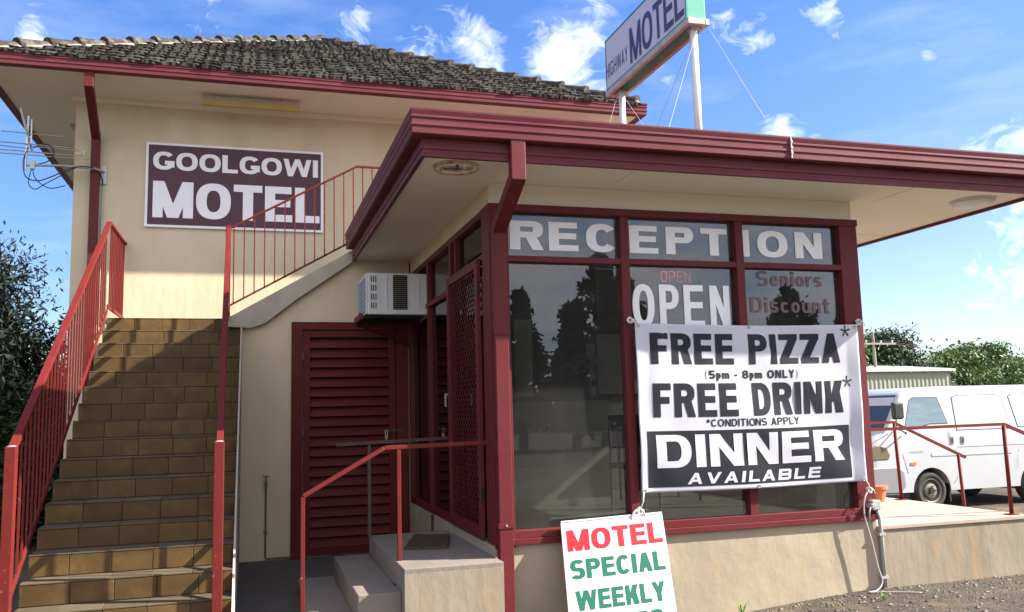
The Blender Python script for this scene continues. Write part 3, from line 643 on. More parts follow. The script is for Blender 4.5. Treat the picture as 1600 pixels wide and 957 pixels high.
rf = MB().add([(EX0 - .04, EY - .04, 5.45), (EX1 + .04, EY - .04, 5.45), (hx, RY, RZ), (hx, 9.6, RZ), (EX1 + .04, 13.3, 5.45), (EX0 - .04, 13.3, 5.45)], [(0, 1, 2), (1, 4, 3, 2), (0, 2, 3, 5), (5, 3, 4)])
roof = rf.build('roof', m_roof, mo)
# tiles of the front slope
tl = MB(); rnd = random.Random(3)
sdir = Vector((0, 1, .56)).normalized(); nrm = Vector((0, -.56, 1)).normalized(); Ls = math.hypot(hw, .56 * hw); ex = .235; tw = .205
ni = int(Ls / ex)
for i in range(ni + 1):
    s0 = i * ex - .05; half = hw * (1 - (s0 + .05) / Ls) + .02
    nx = int(2 * half / tw) + 1
    off = (rnd.random() - .5) * .05
    for j in range(nx + 1):
        x0 = hx - half + j * tw + off - tw / 2
        if abs(x0 + tw / 2 - hx) > half: continue
        jit = rnd.uniform(-.010, .010); lift = rnd.uniform(.0, .008)
        base = Vector((0, EY - .05, 5.465)) + sdir * (s0 + jit)
        n = 6; V = []
        for q in range(n + 1):
            u = q / n; prof = .024 * (math.sin(u * math.pi) ** .8) + .006 * math.cos(u * 6.28)
            for (dd, th) in ((0, .004), (0, .036 + lift), (ex + .05, .010)):
                p = base + sdir * dd + nrm * (th + prof * (1 if th > .005 else .9)); V.append((x0 + u * tw, p.y, p.z))
        F = []
        for q in range(n):
            a = q * 3; F += [(a, a + 3, a + 4, a + 1), (a + 1, a + 4, a + 5, a + 2)]
        tl.add(V, F)
rt = tl.build('roof_tiles', m_roof, roof)
rt.data.materials.append(m_lip)
for p_ in rt.data.polygons:
    if p_.index % 2 == 0 and (p_.index // 2) % 6 in (1, 2, 4): p_.material_index = 1
# hip and ridge caps
def caps(a, b, n, nm):
    a = Vector(a); b = Vector(b); mb = MB(); d = (b - a) / n
    for i in range(n):
        p = a + d * (i - .02); q = a + d * (i + 1.12); p = p + Vector((0, 0, .035)); 
        mb.tube([p, p.lerp(q, .12), p.lerp(q, .16), q], [.088, .088, .076, .068], 10)
    mb.build(nm, m_cap, mo)
MB().tube([(EX0, EY, 5.47), (hx, RY, RZ)], .088, 8).tube([(EX1, EY, 5.47), (hx, RY, RZ)], .088, 8).build('mortar_bed', m_mortar, mo)
caps((EX0, EY, 5.50), (hx, RY, RZ + .03), 15, 'ridge_caps'); caps((EX1, EY, 5.50), (hx, RY, RZ + .03), 15, 'ridge_caps'); caps((hx, RY, RZ + .03), (hx, 9.6, RZ + .03), 6, 'ridge_caps')
dpo = ribbon_pipe([(-3.385, 3.735, 5.36), (-3.385, 3.735, 5.19), (-3.43, 4.545, 4.86), (-3.43, 4.545, 0)], .092, .07).build('downpipe', m_frame, mo, bevel=.005)
MB().box(-3.90, -3.84, 5.6, 5.75, 5.31, 5.349).build('soffit_vent', m_galv, mo)

# sign on the upper wall
gs = thing('motel_name_sign', 'dark maroon GOOLGOWI MOTEL sign with white border on the upper wall', 'sign', (-1.88, 4.58, 3.85))
MB().box(-2.895, -.86, 4.565, 4.598, 3.845, 4.858).build('border', m_vinyl, gs, bevel=.002)
MB().box(-2.865, -.89, 4.5595, 4.57, 3.875, 4.828).build('panel', m_purple, gs)
text_mb(layout('GOOLGOWI', -2.815, -.925, 4.53, 4.748, .225, .205, gap=.07), lambda u, v: (u, 4.557, v)).build('lettering', m_vinyl, gs, label='white GOOLGOWI letters')
text_mb(layout('MOTEL', -2.81, -.905, 3.957, 4.392, .265, .20, gap=.07), lambda u, v: (u, 4.557, v)).build('lettering', m_vinyl, gs, label='large white MOTEL letters')
# fluorescent fitting
fl = thing('fluorescent_light', 'long yellowed fluorescent batten hanging under the upper eave', 'light', (-1.71, 4.17, 5.27))
MB().box(-2.27, -1.16, 4.13, 4.21, 5.285, 5.32).build('housing', m_galv, fl, bevel=.004); MB().add([(x, y, z) for x in (-2.265, -1.165) for y, z in ((4.115, 5.286), (4.225, 5.286), (4.20, 5.215), (4.14, 5.215))], [(0, 1, 2, 3), (4, 5, 6, 7), (0, 1, 5, 4), (1, 2, 6, 5), (2, 3, 7, 6), (3, 0, 4, 7)]).build('diffuser', m_yell, fl, bevel=.01)
for x in (-2.05, -1.38): MB().disc((x, 4.17, 5.32), (0, 0, 1), .008, .028, 8).build('bracket', m_galv, fl)

# ================================================================ STAIRS
stt = thing('outdoor_staircase', 'brown tiled outdoor stairs rising to a landing and turning right with cement stringer', 'staircase', (-2.45, 1.8, 0))
rr, tt, LZ, LY = .1475, .225, 2.652, 3.45
tr = MB(); ti = MB(); rnd = random.Random(5)
NS = 18
for i in range(NS):
    y = LY - i * tt; z = LZ - i * rr
    ytop = (LY + 1.15) if i == 0 else y + tt + .002
    tr.box(-3.10, -1.80, y, ytop, -.15, z - .012)
    # riser tiles
    off = rnd.uniform(-.05, .05) if i % 3 else 0; x = -3.10; e = [-3.10]
    while x < -1.80:
        x = min(-1.80, (-3.10 + off + .262 * (len(e))));
        e.append(x)
    for a, b in zip(e, e[1:]):
        if b - a < .02: continue
        ti.box(a + .002, b - .002, y - .012 - rnd.random() * .002, y, z - rr + .003, z - .014)
    n_ = MB()
tro = tr.build('steps', m_grout, stt)
ti.build('riser_tiles', m_tile, tro, bevel=.0025, seg=1)
nb = MB(); rnd = random.Random(8)
for i in range(NS):
    y = LY - i * tt; z = LZ - i * rr
    for a in range(5): nb.box(-3.10 + a * .26 + .0015, -3.10 + (a + 1) * .26 - .0015, y - .0145, y + (tt - .0155 if i else 1.1), z - .011, z)
nb.build('tread_tiles', mat('dusty tread tile', (.115, .088, .055), .9, spec=.1, var=(.08, .062, .042), vs=6, island=.15, bump=.08, bs=30), tro, bevel=.0025, seg=1)
MB().add([], []) 
sk = MB()   # plastered edge strip along the right of the flight
sk.prism([(LY + .02, LZ - .01), (LY + .02, -.15), (LY - NS * tt, -.15), (LY - NS * tt, LZ - NS * rr)], lambda a, b, t: (t, a, b), -1.799, -1.785)
sk.build('side_render', m_string, stt)
# second flight going right along the wall
s2 = MB(); n2 = 6
for i in range(n2): s2.box(-1.9 + .22 + i * .24, 1.9, 3.56, 4.597, 2.3 + i * .14, LZ + .14 * (i + 1) - .02 - .001 * i)
s2.box(-.3, 2.3, 3.56, 4.597, 2.6, 3.40)
s2.build('upper_steps', m_grout, stt)
sp = [(-1.93, 2.56), (-1.93, 2.66), (-1.87, 2.69), (-.56, 3.46), (-.56, 3.33), (-1.225, 2.86), (-1.55, 2.60), (-1.70, 2.545)]
MB().prism(sp, lambda a, b, t: (a, t, b), 3.39, 3.58).build('stringer', m_string, stt, bevel=.006)
MB().box(-.56, 2.2, 3.42, 3.58, 3.36, 3.47).build('landing_edge', m_string, stt)
MB().box(-3.12, -1.93, 3.46, 4.597, 2.60, 2.638).build('landing_slab', m_string, stt)

def railing(label, top, bot, posts, baluster_fn, name='stair_railing', group='red stair railings'):
    t = thing(name, label, 'railing', posts[0][0] if posts else bot[0], group); return t
# left railing of the first flight + landing
XL = -3.115
t = thing('stair_railing', 'red balustrade on the left side of the tiled stairs, turning along the landing', 'railing', (XL, .05, 0), 'red stair railings')
T0, T1, T2 = (XL, .05, 1.455), (XL + .015, 3.45, 3.635), (XL + .02, 4.58, 3.635)
MB().bar(T0, T1, .052, .03).build('top_rail', m_rail, t, bevel=.004); MB().bar(T1, T2, .045, .03).build('top_rail', m_rail, t, bevel=.004)
def zs(y): return LZ - (LY - y) / tt * rr
MB().bar((XL, .02, zs(.02) + .06), (XL + .015, 3.47, zs(3.47) + .06), .014, .045).build('bottom_rail', m_rail, t, bevel=.002)
MB().bar((XL + .015, 3.47, LZ + .12), (XL + .02, 4.58, LZ + .12), .014, .04).build('bottom_rail', m_rail, t, bevel=.002)
MB().box(XL - .032, XL + .032, -.01, .054, -.05, 1.465).build('post', m_rail, t, bevel=.004)
MB().disc((XL, .022, 1.465), (0, 0, 1), .030, .008, 12, r2=.018).build('post_cap', m_galv, t)
for i in range(29):
    y = .16 + i * .115; p = y / 3.4
    MB().bar((XL + .0, y, zs(y) + .07), (XL, y, 1.455 + (y - .05) / 3.4 * 2.18 - .01), .013, .013).build('baluster', m_rail, t)
for i in range(10):
    y = 3.56 + i * .108; MB().bar((XL + .018, y, LZ + .13), (XL + .018, y, 3.625), .013, .013).build('baluster', m_rail, t)
# right railing of the first flight
XR = -1.90
t = thing('stair_railing', 'red balustrade on the right side of the tiled stairs seen edge on', 'railing', (XR, .05, 0), 'red stair railings')
T0, T1 = (XR + .012, .05, 1.44), (XR - .035, 3.44, 3.63)
MB().bar(T0, T1, .045, .03).build('top_rail', m_rail, t, bevel=.004)
MB().bar((XR + .012, .02, zs(.02) + .06), (XR - .03, 3.42, zs(3.42) + .06), .014, .045).build('bottom_rail', m_rail, t, bevel=.002)
MB().box(XR - .022, XR + .042, -.01, .054, -.05, 1.455).build('post', m_rail, t, bevel=.004)
MB().disc((XR + .01, .022, 1.455), (0, 0, 1), .030, .008, 12, r2=.018).build('post_cap', m_galv, t)
MB().box(XR - .062, XR - .010, 3.40, 3.452, 2.5, 3.645).build('post', m_rail, t, bevel=.003)
for i in range(28):
    y = .16 + i * .115; x = XR + .012 - .047 * y / 3.4
    MB().bar((x, y, zs(y) + .07), (x, y, 1.44 + (y - .05) / 3.39 * 2.19 - .01), .013, .013).build('baluster', m_rail, t)
# railing of the second flight
t = thing('stair_railing', 'thin red balustrade climbing right across the MOTEL sign to the upper landing', 'railing', (-1.91, 3.45, 2.7), 'red stair railings')
A, Bq, Cq = Vector((-1.92, 3.44, 3.62)), Vector((-.58, 3.44, 4.375)), Vector((1.9, 3.44, 4.375))
MB().bar(A, Bq, .035, .018).build('top_rail', m_rail, t); MB().bar(Bq, Cq, .035, .018).build('top_rail', m_rail, t)
A2, B2 = Vector((-1.915, 3.44, 2.79)), Vector((-.62, 3.44, 3.53))
MB().bar(A2, B2, .012, .02).build('bottom_rail', m_rail, t); MB().bar(B2, Vector((1.9, 3.44, 3.56)), .012, .02).build('bottom_rail', m_rail, t)
for i in range(28):
    x = -1.88 + i * .105
    if x > .9: break
    zb = A2.z + (x - A2.x) / (B2.x - A2.x) * (B2.z - A2.z) if x < B2.x else 3.56; zt = A.z + (x - A.x) / (Bq.x - A.x) * (Bq.z - A.z) if x < Bq.x else 4.375
    MB().bar((x, 3.44, zb), (x, 3.44, zt), .012, .012).build('baluster', m_rail, t)

# ================================================================ louvred door
ld = thing('louvred_door', 'dark red slatted double louvre door in the wall under the stairs', 'door', (-.66, 3.42, .145))
fr = MB(); fr.box(-1.28, -1.165, 3.38, 3.449, .146, 2.615); fr.box(-.165, -.035, 3.38, 3.449, .146, 2.615); fr.box(-1.165, -.165, 3.38, 3.449, 2.53, 2.615)
fr.build('frame', m_door, ld, bevel=.004)
lf = MB(); lf.box(-1.155, -1.085, 3.39, 3.44, .17, 2.52); lf.box(-.245, -.175, 3.39, 3.44, .17, 2.52); lf.box(-1.085, -.245, 3.391, 3.439, .17, .25); lf.box(-1.085, -.245, 3.391, 3.439, 2.45, 2.52)
lf.build('leaf', m_door, ld, bevel=.003)
sl_ = MB()
for i in range(21):
    z = .30 + i * .1045; sl_.hexa([(-1.085, 3.436, z + .012), (-1.085, 3.444, z + .02), (-.245, 3.444, z + .02), (-.245, 3.436, z + .012)][::-1] and [(-1.085, 3.385, z - .052), (-.245, 3.385, z - .052), (-.245, 3.395, z - .057), (-1.085, 3.395, z - .057)], [(-1.085, 3.432, z + .038), (-.245, 3.432, z + .038), (-.245, 3.442, z + .033), (-1.085, 3.442, z + .033)])
sl_.build('slats', m_door, ld)
MB().box(-1.084, -.246, 3.443, 3.448, .2, 2.5).build('backing', m_dark, ld)
hp = MB().box(-.30, -.09, 3.372, 3.38, 1.425, 1.445).build('hasp', m_raildark, ld)
MB().box(-.299, -.263, 3.35, 3.37, 1.34, 1.39).build('padlock', m_brass, hp, bevel=.004); MB().tube([(-.293, 3.36, 1.39), (-.293, 3.36, 1.43), (-.287, 3.36, 1.442), (-.275, 3.36, 1.442), (-.269, 3.36, 1.43), (-.269, 3.36, 1.39)], .0045, 6).build('shackle', m_alu, hp)
for z in (.6, 1.4, 2.2): MB().box(-1.175, -1.15, 3.375, 3.39, z, z + .08).build('hinge', m_raildark, ld)
# tap and pipe
tp = thing('garden_tap', 'garden tap on a thin upright pipe against the cream lower wall', 'tap', (-1.53, 3.42, .145))
MB().tube([(-1.20, 3.43, .165), (-1.52, 3.43, .165), (-1.53, 3.43, .18), (-1.53, 3.43, .95)], .009, 8).build('pipe', m_pipe, tp)
MB().tube([(-1.53, 3.43, .95), (-1.53, 3.38, .955), (-1.53, 3.34, .93), (-1.53, 3.335, .90)], .014, 8).build('spout', m_pipe, tp); MB().disc((-1.53, 3.38, .965), (0, 0, 1), .008, .04, 8).bar((-1.565, 3.38, 1.005), (-1.495, 3.38, 1.005), .012, .01).build('handle', m_pipe, tp)
MB().box(-1.55, -1.51, 3.43, 3.449, .42, .44).build('clip', m_pipe, tp)

# ================================================================ entrance steps
es = thing('entrance_steps', 'worn grey concrete entrance steps with landing before the screen door', 'steps', (-.7, .6, 0))
MB().box(-.715, -.031, -.255, 1.50, -.1, .59).build('landing', m_step, es, bevel=.006)
MB().box(-1.005, -.716, -.155, 1.56, -.1, .428).build('step', m_step, es, bevel=.006)
MB().box(-1.30, -1.006, -.155, 1.60, -.1, .262).build('step', m_step, es, bevel=.006)
MB().box(-.712, -.033, -.2595, -.2555, -.1, .555).build('front_render', m_conc2, es)
MB().box(-1.30, -.72, -.1585, -.1555, -.1, .235).build('front_render', m_conc2, es)
hr = thing('handrail', 'red square tube handrail with two posts on the near side of the entrance steps', 'handrail', (-1.34, .1, 0), 'handrails of the entrance steps')
P0, P1, P2 = (-1.345, .10, 1.065), (-.785, .10, 1.372), (-.02, .10, 1.385)
MB().bar(P0, P1, .032, .03).build('top_rail', m_rail, hr, bevel=.004); MB().bar(P1, P2, .032, .03).build('top_rail', m_rail, hr, bevel=.004)
MB().box(-1.36, -1.332, .086, .114, -.05, 1.06).build('post', m_rail, hr, bevel=.003); MB().box(-.70, -.672, .086, .114, .428, 1.36).build('post', m_rail, hr, bevel=.003); MB().box(-.73, -.64, .06, .14, .4285, .436).build('base_plate', m_raildark, hr)
hr2 = thing('handrail', 'dark brown handrail with short posts on the far side of the entrance steps', 'handrail', (-.72, 1.42, 0), 'handrails of the entrance steps')
MB().bar((-1.0, 1.42, 1.362), (-.02, 1.42, 1.39), .03, .028).build('top_rail', m_raildark, hr2, bevel=.003)
MB().box(-.735, -.707, 1.406, 1.434, .59, 1.35).build('post', m_raildark, hr2, bevel=.003)
MB().box(-.05, -.022, 2.10, 2.14, .15, .66).build('fence_stub', m_raildark, loc=(-.04, 2.12, .145), label='short dark post against the side plinth behind the landing', cat='post')
# door mat
mtb = MB(); q = [(-.58, .55), (-.26, .47), (-.10, 1.12), (-.37, 1.26)]
nn = 14
V = []
for j in range(nn + 1):
    for i in range(nn + 1):
        u, v = i / nn, j / nn; a = Vector(q[0]).lerp(Vector(q[1]), u); b = Vector(q[3]).lerp(Vector(q[2]), u); c = a.lerp(b, v)
        V.append((c.x + random.uniform(-.004, .004), c.y, .609 + .006 * noise.noise(Vector((u * 4, v * 4, 0))) + (0.02 * max(0, u - .85) * 3)))
n1 = len(V); V += [(x, y, .591) for x, y, z in V]
F = [(j * (nn + 1) + i, j * (nn + 1) + i + 1, (j + 1) * (nn + 1) + i + 1, (j + 1) * (nn + 1) + i) for j in range(nn) for i in range(nn)]
edge = [i for i in range(nn + 1)] + [j * (nn + 1) + nn for j in range(1, nn + 1)] + [nn * (nn + 1) + i for i in range(nn - 1, -1, -1)] + [j * (nn + 1) for j in range(nn - 1, 0, -1)]
F += [(edge[i], edge[(i + 1) % len(edge)], edge[(i + 1) % len(edge)] + n1, edge[i] + n1) for i in range(len(edge))]
MB().add(V, F).build('doormat', m_mat, loc=(-.33, .85, .59), label='brown coir doormat lying on the landing before the screen door', cat='doormat')

# ================================================================ air conditioner
ac = thing('air_conditioner', 'boxy white window air conditioner above the louvred door on a maroon shelf', 'air conditioner', (-.3, 2.8, 2.58))
x0, x1, y0, y1, z0, z1 = -.60, .25, 2.50, 3.10, 2.60, 3.02
MB().box(x0 + .012, x1, y0, y1, z0, z1).build('casing', m_acw, ac, bevel=.012)
MB().box(x0 - .004, x0 + .012, y0 + .006, y1 - .006, z0 + .006, z1 - .006).build('front_bezel', m_acw, ac, bevel=.005)
g = MB()
for i in range(9): g.box(x0 - .010, x0 - .0045, y0 + .03, y1 - .03, z0 + .03 + i * .041, z0 + .05 + i * .041)
for i in range(5): g.box(x0 - .012, x0 - .0105, y0 + .03 + i * .13, y0 + .045 + i * .13, z0 + .03, z1 - .03)
g.build('front_grille', m_acg, ac)
g = MB(); g.box(-.335, -.19, y0 - .003, y0 + .001, z0 + .05, z1 - .02); g.build('side_vent', m_dark, ac)
g = MB()
for i in range(17): g.box(-.335, -.19, y0 - .010, y0 - .0035, z0 + .055 + i * .0205, z0 + .062 + i * .0205)
g.build('louvre', mat('dusty brown louvre', (.16, .13, .10), .7), ac)
g = MB()
for r_ in range(4):
    for c_ in range(3): g.box(-.555 + c_ * .022, -.545 + c_ * .022, y0 - .002, y0 + .001, z0 + .06 + r_ * .088, z0 + .12 + r_ * .088)
g.build('slots', m_dark, ac)
g = MB(); g.box(-.402, -.394, y0 - .006, y0, z0 + .05, z1 - .04); g.box(-.075, -.067, y0 - .006, y0, z0 + .08, z1 - .06); g.build('rib', m_acw, ac)
MB().box(-.62, -.015, 2.56, 3.08, 2.572, 2.597).build('shelf', m_dark, ac)
MB().bar((-.64, 2.57, 2.59), (-.64, 3.09, 2.59), .03, .06).bar((-.62, 3.09, 2.56), (-.04, 3.09, 2.56), .03, .05).bar((-.63, 3.07, 2.56), (-.03, 3.3, 2.36), .03, .03).build('bracket', m_frame, ac)

# ================================================================ lights under the canopy
lb = thing('light_base', 'round light fitting with its cover missing under the left end of the canopy', 'light', (-.34, -.365, 3.31))
MB().disc((-.34, -.365, 3.311), (0, 0, -1), .155, .012, 36).build('base_plate', m_soffit, lb)
ring = MB()
for i in range(36):
    a, b_ = 2 * math.pi * i / 36, 2 * math.pi * (i + 1) / 36
    lo = [(-.34 + r_ * math.cos(t_), -.365 + r_ * math.sin(t_), 3.311) for r_, t_ in ((.158, a), (.158, b_), (.148, b_), (.148, a))]
    ring.hexa(lo, [(p[0], p[1], 3.287) for p in lo])
ring.build('rim', mat('rusty cream enamel', (.5, .42, .28), .6, var=(.22, .11, .05), vs=16, thr=(.5, .6), vamt=.9), lb)
MB().box(-.42, -.30, -.40, -.33, 3.285, 3.299).box(-.27, -.235, -.43, -.39, 3.28, 3.299).box(-.445, -.435, -.40, -.30, 3.285, 3.299).build('bracket', m_galv, lb)
MB().tube([(-.35, -.44, 3.30), (-.35, -.44, 3.255)], [.012, .006], 10).build('lamp_holder', m_rust, lb)
MB().tube([(-.44, -.36, 3.29), (-.38, -.42, 3.28), (-.30, -.42, 3.275), (-.25, -.36, 3.29)], .003, 6).build('wire', m_blackp, lb)
dl = thing('dome_light', 'round opal dome light under the right end of the canopy', 'light', (4.25, -.25, 3.31))
MB().disc((4.25, -.25, 3.311), (0, 0, -1), .185, .012, 40).build('rim', m_acw, dl)
MB().tube([(4.25, -.25, 3.30), (4.25, -.25, 3.28), (4.25, -.25, 3.262), (4.25, -.25, 3.252)], [.175, .165, .12, .03], 36).build('cover', mat('opal plastic', (.66, .64, .58), .35), dl, smooth=True)

# ================================================================ banner
bn = thing('vinyl_banner', 'white vinyl FREE PIZZA FREE DRINK DINNER AVAILABLE banner tied across the front windows', 'banner', (2.1, -.05, .97))
def bmap(off):
    def fn(u, v):   # u 1.10..3.12 ; v .97..2.25
        s = (u - 1.10) / 2.0; tq = (v - .97) / 1.28
        # corner positions
        x = u - .0 * tq + (.012 * (1 - tq) if s < .5 else -.028 * (1 - tq) * (s - .5) * 2)
        y = -.062
        y += .006 * math.sin(9 * (s * 1.1 + tq * 1.5) + .6) * (.4 + .6 * (1 - tq)) + .0024 * math.sin(19 * (s * .9 + tq * .8) + 1.3) + .0007 * math.sin(41 * (s - tq * .6))
        y += .010 * math.sin(5.5 * s + 2.2 * tq + 2.0)
        e = max(0, (s - .955) / .045); y -= .030 * e * (1 - .75 * tq * tq)        # right hem curls out
        e = max(0, (.045 - s) / .045); y -= .012 * e
        y -= .012 * math.exp(-((s - tq * .10 - .02) / .05) ** 2) * tq            # pull lines from the top corners
        y += .008 * math.exp(-(((s - .12) - (1 - tq) * .55) / .035) ** 2) * max(0, tq - .45) * 1.8
        z = v + .012 * math.sin(math.pi * s) * (-1) * tq - .010 * (1 - tq) * math.sin(math.pi * s)
        return (x, y - off, z)
    return fn
def sheet(u0, u1, v0, v1, n, m, off, thick=0):
    mb = MB(); fn = bmap(off); V = [fn(u0 + (u1 - u0) * i / n, v0 + (v1 - v0) * j / m) for j in range(m + 1) for i in range(n + 1)]
    return mb.add(V, [(j * (n + 1) + i, j * (n + 1) + i + 1, (j + 1) * (n + 1) + i + 1, (j + 1) * (n + 1) + i) for j in range(m) for i in range(n)])
sh = sheet(1.10, 3.115, .975, 2.25, 150, 90, 0).build('cloth', m_banner, bn, smooth=True)
so_ = sh.modifiers.new('solid', 'SOLIDIFY'); so_.thickness = .0012; so_.offset = -1
sheet(1.158, 2.995, 1.012, 1.432, 130, 30, .0022).build('black_panel', m_black, bn, smooth=True)
for (s, a, b, c, d, V_, H_, gp, mm, lab, shr) in (
    ('FREE PIZZA', 1.218, 2.945, 1.940, 2.180, .285, .20, .11, m_black, 'FREE PIZZA lettering', 0),
    ('*', 2.955, 3.045, 2.045, 2.245, .09, .1, 0, m_black, 'upper asterisk', 0),
    ('(5pm - 8pm ONLY)', 1.68, 2.525, 1.828, 1.893, .25, .20, .14, m_black, '(5pm - 8pm ONLY) lettering', 0),
    ('FREE DRINK', 1.222, 2.952, 1.535, 1.793, .275, .20, .11, m_black, 'FREE DRINK lettering', 0),
    ('*', 2.955, 3.04, 1.63, 1.83, .09, .1, 0, m_black, 'lower asterisk', 0),
    ('*CONDITIONS APPLY', 1.665, 2.52, 1.458, 1.516, .2, .16, .13, m_black, '*CONDITIONS APPLY lettering', 0),
    ('DINNER', 1.232, 2.93, 1.155, 1.402, .225, .20, .10, m_banner, 'white DINNER lettering', 0),
    ('AVAILABLE', 1.475, 2.68, 1.028, 1.112, .19, .22, .2, m_banner, 'slanted white AVAILABLE lettering', .22)):
    text_mb(layout(s, a, b, c, d, V_, H_, gap=gp, shear=shr), bmap(.0022 if mm is m_black else .0044), grid=.022).build('lettering', mm, bn, label=lab)
ey = MB(); fn = bmap(.003)
for u, v in ((1.125, 2.232), (2.1, 2.235), (3.09, 2.232), (1.125, .99), (2.1, .99), (3.09, .99)):
    p = fn(u, v); ey.tube([(p[0] + .012 * math.cos(a * .785), p[1], p[2] + .012 * math.sin(a * .785)) for a in range(9)], .0035, 6, caps=False)
ey.build('eyelets', m_galv, bn)
def knot(mb, c, r, seed):
    rnd = random.Random(seed); P = []
    for i in range(26):
        a = i * 1.1; P.append((c[0] + r * math.cos(a) * rnd.uniform(.5, 1), c[1] + r * .5 * math.sin(a * 1.7), c[2] + r * math.sin(a) * rnd.uniform(.5, 1)))
    return mb.tube(P, .0062, 6)
for c, e, s in (((1.078, -.045, 2.275), (1.125, -.07, 2.235), 1), ((3.155, -.045, 2.27), (3.095, -.075, 2.235), 2), ((1.09, -.05, .845), (1.12, -.07, .985), 3), ((3.135, -.05, .90), (3.075, -.09, .985), 4)):
    k = MB(); knot(k, c, .028, s); k.tube([c, ((c[0] + e[0]) / 2, -.085, (c[2] + e[2]) / 2), e], .005, 6).tube([(c[0], c[1], c[2]), (c[0] + .02, -.08, c[2] + .0), (c[0] + .035, -.07, c[2] - .03)], .004, 6)
    k.build('rope', m_rope, bn, smooth=True)
MB().cable([(1.075, -.055, .85), (1.045, -.07, .85), (1.02, -.075, .82), (1.012, -.07, .77), (1.01, -.055, .73)], .008, 8).build('rope', m_rope, bn, smooth=True)

# ================================================================ leaning board
lsn = thing('leaning_sign_board', 'white MOTEL SPECIAL WEEKLY RATES board leaning on the front plinth', 'sign', (.8, -.44, 0))
TL = Vector((.463, -.062, .795)); U = Vector((.791, .0, .022)).normalized(); BL = Vector((.385, -.43, -.02)); Vd = (TL - BL); VL = Vd.length; Vd.normalize(); Vd = (Vd - U * Vd.dot(U) * .0).normalized(); NN = U.cross(Vd).normalized()
def smap(off): return lambda u, v: tuple(BL + U * u + Vd * v + NN * off)
def shex(u0, u1, v0, v1, o0, o1):
    f = [(u0, v0), (u1, v0), (u1, v1), (u0, v1)]; return MB().hexa([smap(o0)(*p) for p in f], [smap(o1)(*p) for p in f])
WB = .79
shex(0, WB, 0, VL, -.012, .006).build('board', m_signw, lsn, bevel=.001)
fr = shex(-.006, WB + .006, VL, VL + .012, -.016, .012); fr.add(shex(-.008, 0, 0, VL, -.014, .009).V, shex(0, 1, 0, 1, 0, 1).F); fr.add(shex(WB, WB + .008, 0, VL, -.014, .009).V, shex(0, 1, 0, 1, 0, 1).F)
fr.build('frame', m_alu, lsn)
for s, a, b, c, d, mm in (('MOTEL', .028, .775, .672, .822, m_red), ('SPECIAL', .035, .765, .478, .612, m_grn), ('WEEKLY', .055, .735, .268, .400, m_grn), ('RATES', .10, .70, .09, .218, m_grn)):
    k = VL / .88
    text_mb(layout(s, a, b, c * k, d * k, .27, .2, gap=.09), smap(.0085)).build('lettering', mm, lsn, label=s + ' lettering')

# ================================================================ pole sign on the canopy roof
ps = thing('roof_pole_sign', 'HIGHWAY MOTEL box sign with green end standing on two posts above the canopy', 'sign', (1.89, .95, 3.55))
sx0, sx1, sy0, sy1, sz0, sz1 = 1.80, 1.985, .13, 1.86, 4.87, 5.40
MB().box(sx0 + .008, sx1 - .008, sy0 + .004, sy1, sz0, sz1).build('box', m_green, ps, bevel=.004)
MB().box(sx0, sx0 + .0075, sy0 + .02, sy1 - .015, sz0 + .012, sz1 - .012).build('face', m_signw, ps)
MB().box(sx1 - .0075, sx1, sy0 + .02, sy1 - .015, sz0 + .012, sz1 - .012).build('face', m_signw, ps)
e = MB()
for a, b, c, d in ((sy0, sy1, sz0 - .004, sz0 + .012), (sy0, sy1, sz1 - .012, sz1 + .004), (sy0, sy0 + .02, sz0 + .012, sz1 - .012), (sy1 - .015, sy1, sz0 + .012, sz1 - .012)): e.box(sx0 - .004, sx0 + .0078, a, b, c, d)
e.build('trim', m_teal, ps)
e = MB(); e.box(sx0 - .006, sx0 + .03, sy0 - .03, sy1 + .02, sz0 - .06, sz0 - .005); e.box(sx1 - .03, sx1 + .006, sy0 - .03, sy1 + .02, sz0 - .06, sz0 - .005)
e.box(sx0 + .03, sx1 - .03, sy0 - .028, sy0 + .03, sz0 - .058, sz0 - .008); e.box(sx0 + .03, sx1 - .03, sy1 - .05, sy1 + .018, sz0 - .058, sz0 - .008)
e.build('angle_frame', mat('weathered pale steel', (.55, .53, .46), .6, var=(.38, .33, .25), vs=9, vamt=.8), ps, bevel=.002)
fnp = lambda u, v: (sx0 - .003, u, v)
def mirror(u): return lambda a, b: (sx0 - .003, u - a, b)
text_mb(layout('HIGHWAY', 0, .52, 4.985, 5.135, .14, .10, gap=.22), mirror(1.845)).build('lettering', m_lpurple, ps, label='thin HIGHWAY lettering')
text_mb(layout('MOTEL', 0, 1.09, 4.918, 5.27, .20, .16, gap=.09), mirror(1.265)).build('lettering', m_lpurple, ps, label='bold purple MOTEL lettering')
for y in (.20, 1.70):
    po = MB().tube([(1.892, y, 3.55), (1.892, y, sz0 - .058)], .032, 14).build('post', m_white, ps, smooth=True); MB().box(1.85, 1.935, y - .045, y + .045, sz0 - .075, sz0 - .058).build('clamp', m_galv, po)
gw = MB()
for p, q in (((1.99, .12, 4.80), (2.21, -.5, 3.58)), ((1.90, .14, 4.80), (1.30, -.3, 3.58)), ((1.90, .14, 4.80), (1.88, 1.75, 3.60)), ((1.90, 1.72, 4.80), (2.35, 2.4, 3.6)), ((1.85, 1.72, 4.78), (1.35, 1.3, 3.60)), ((1.99, 1.84, 4.8), (2.3, 1.1, 3.6))): gw.tube([p, q], 0.0024, 5)
gw.build('guy_wire', m_galv, ps)

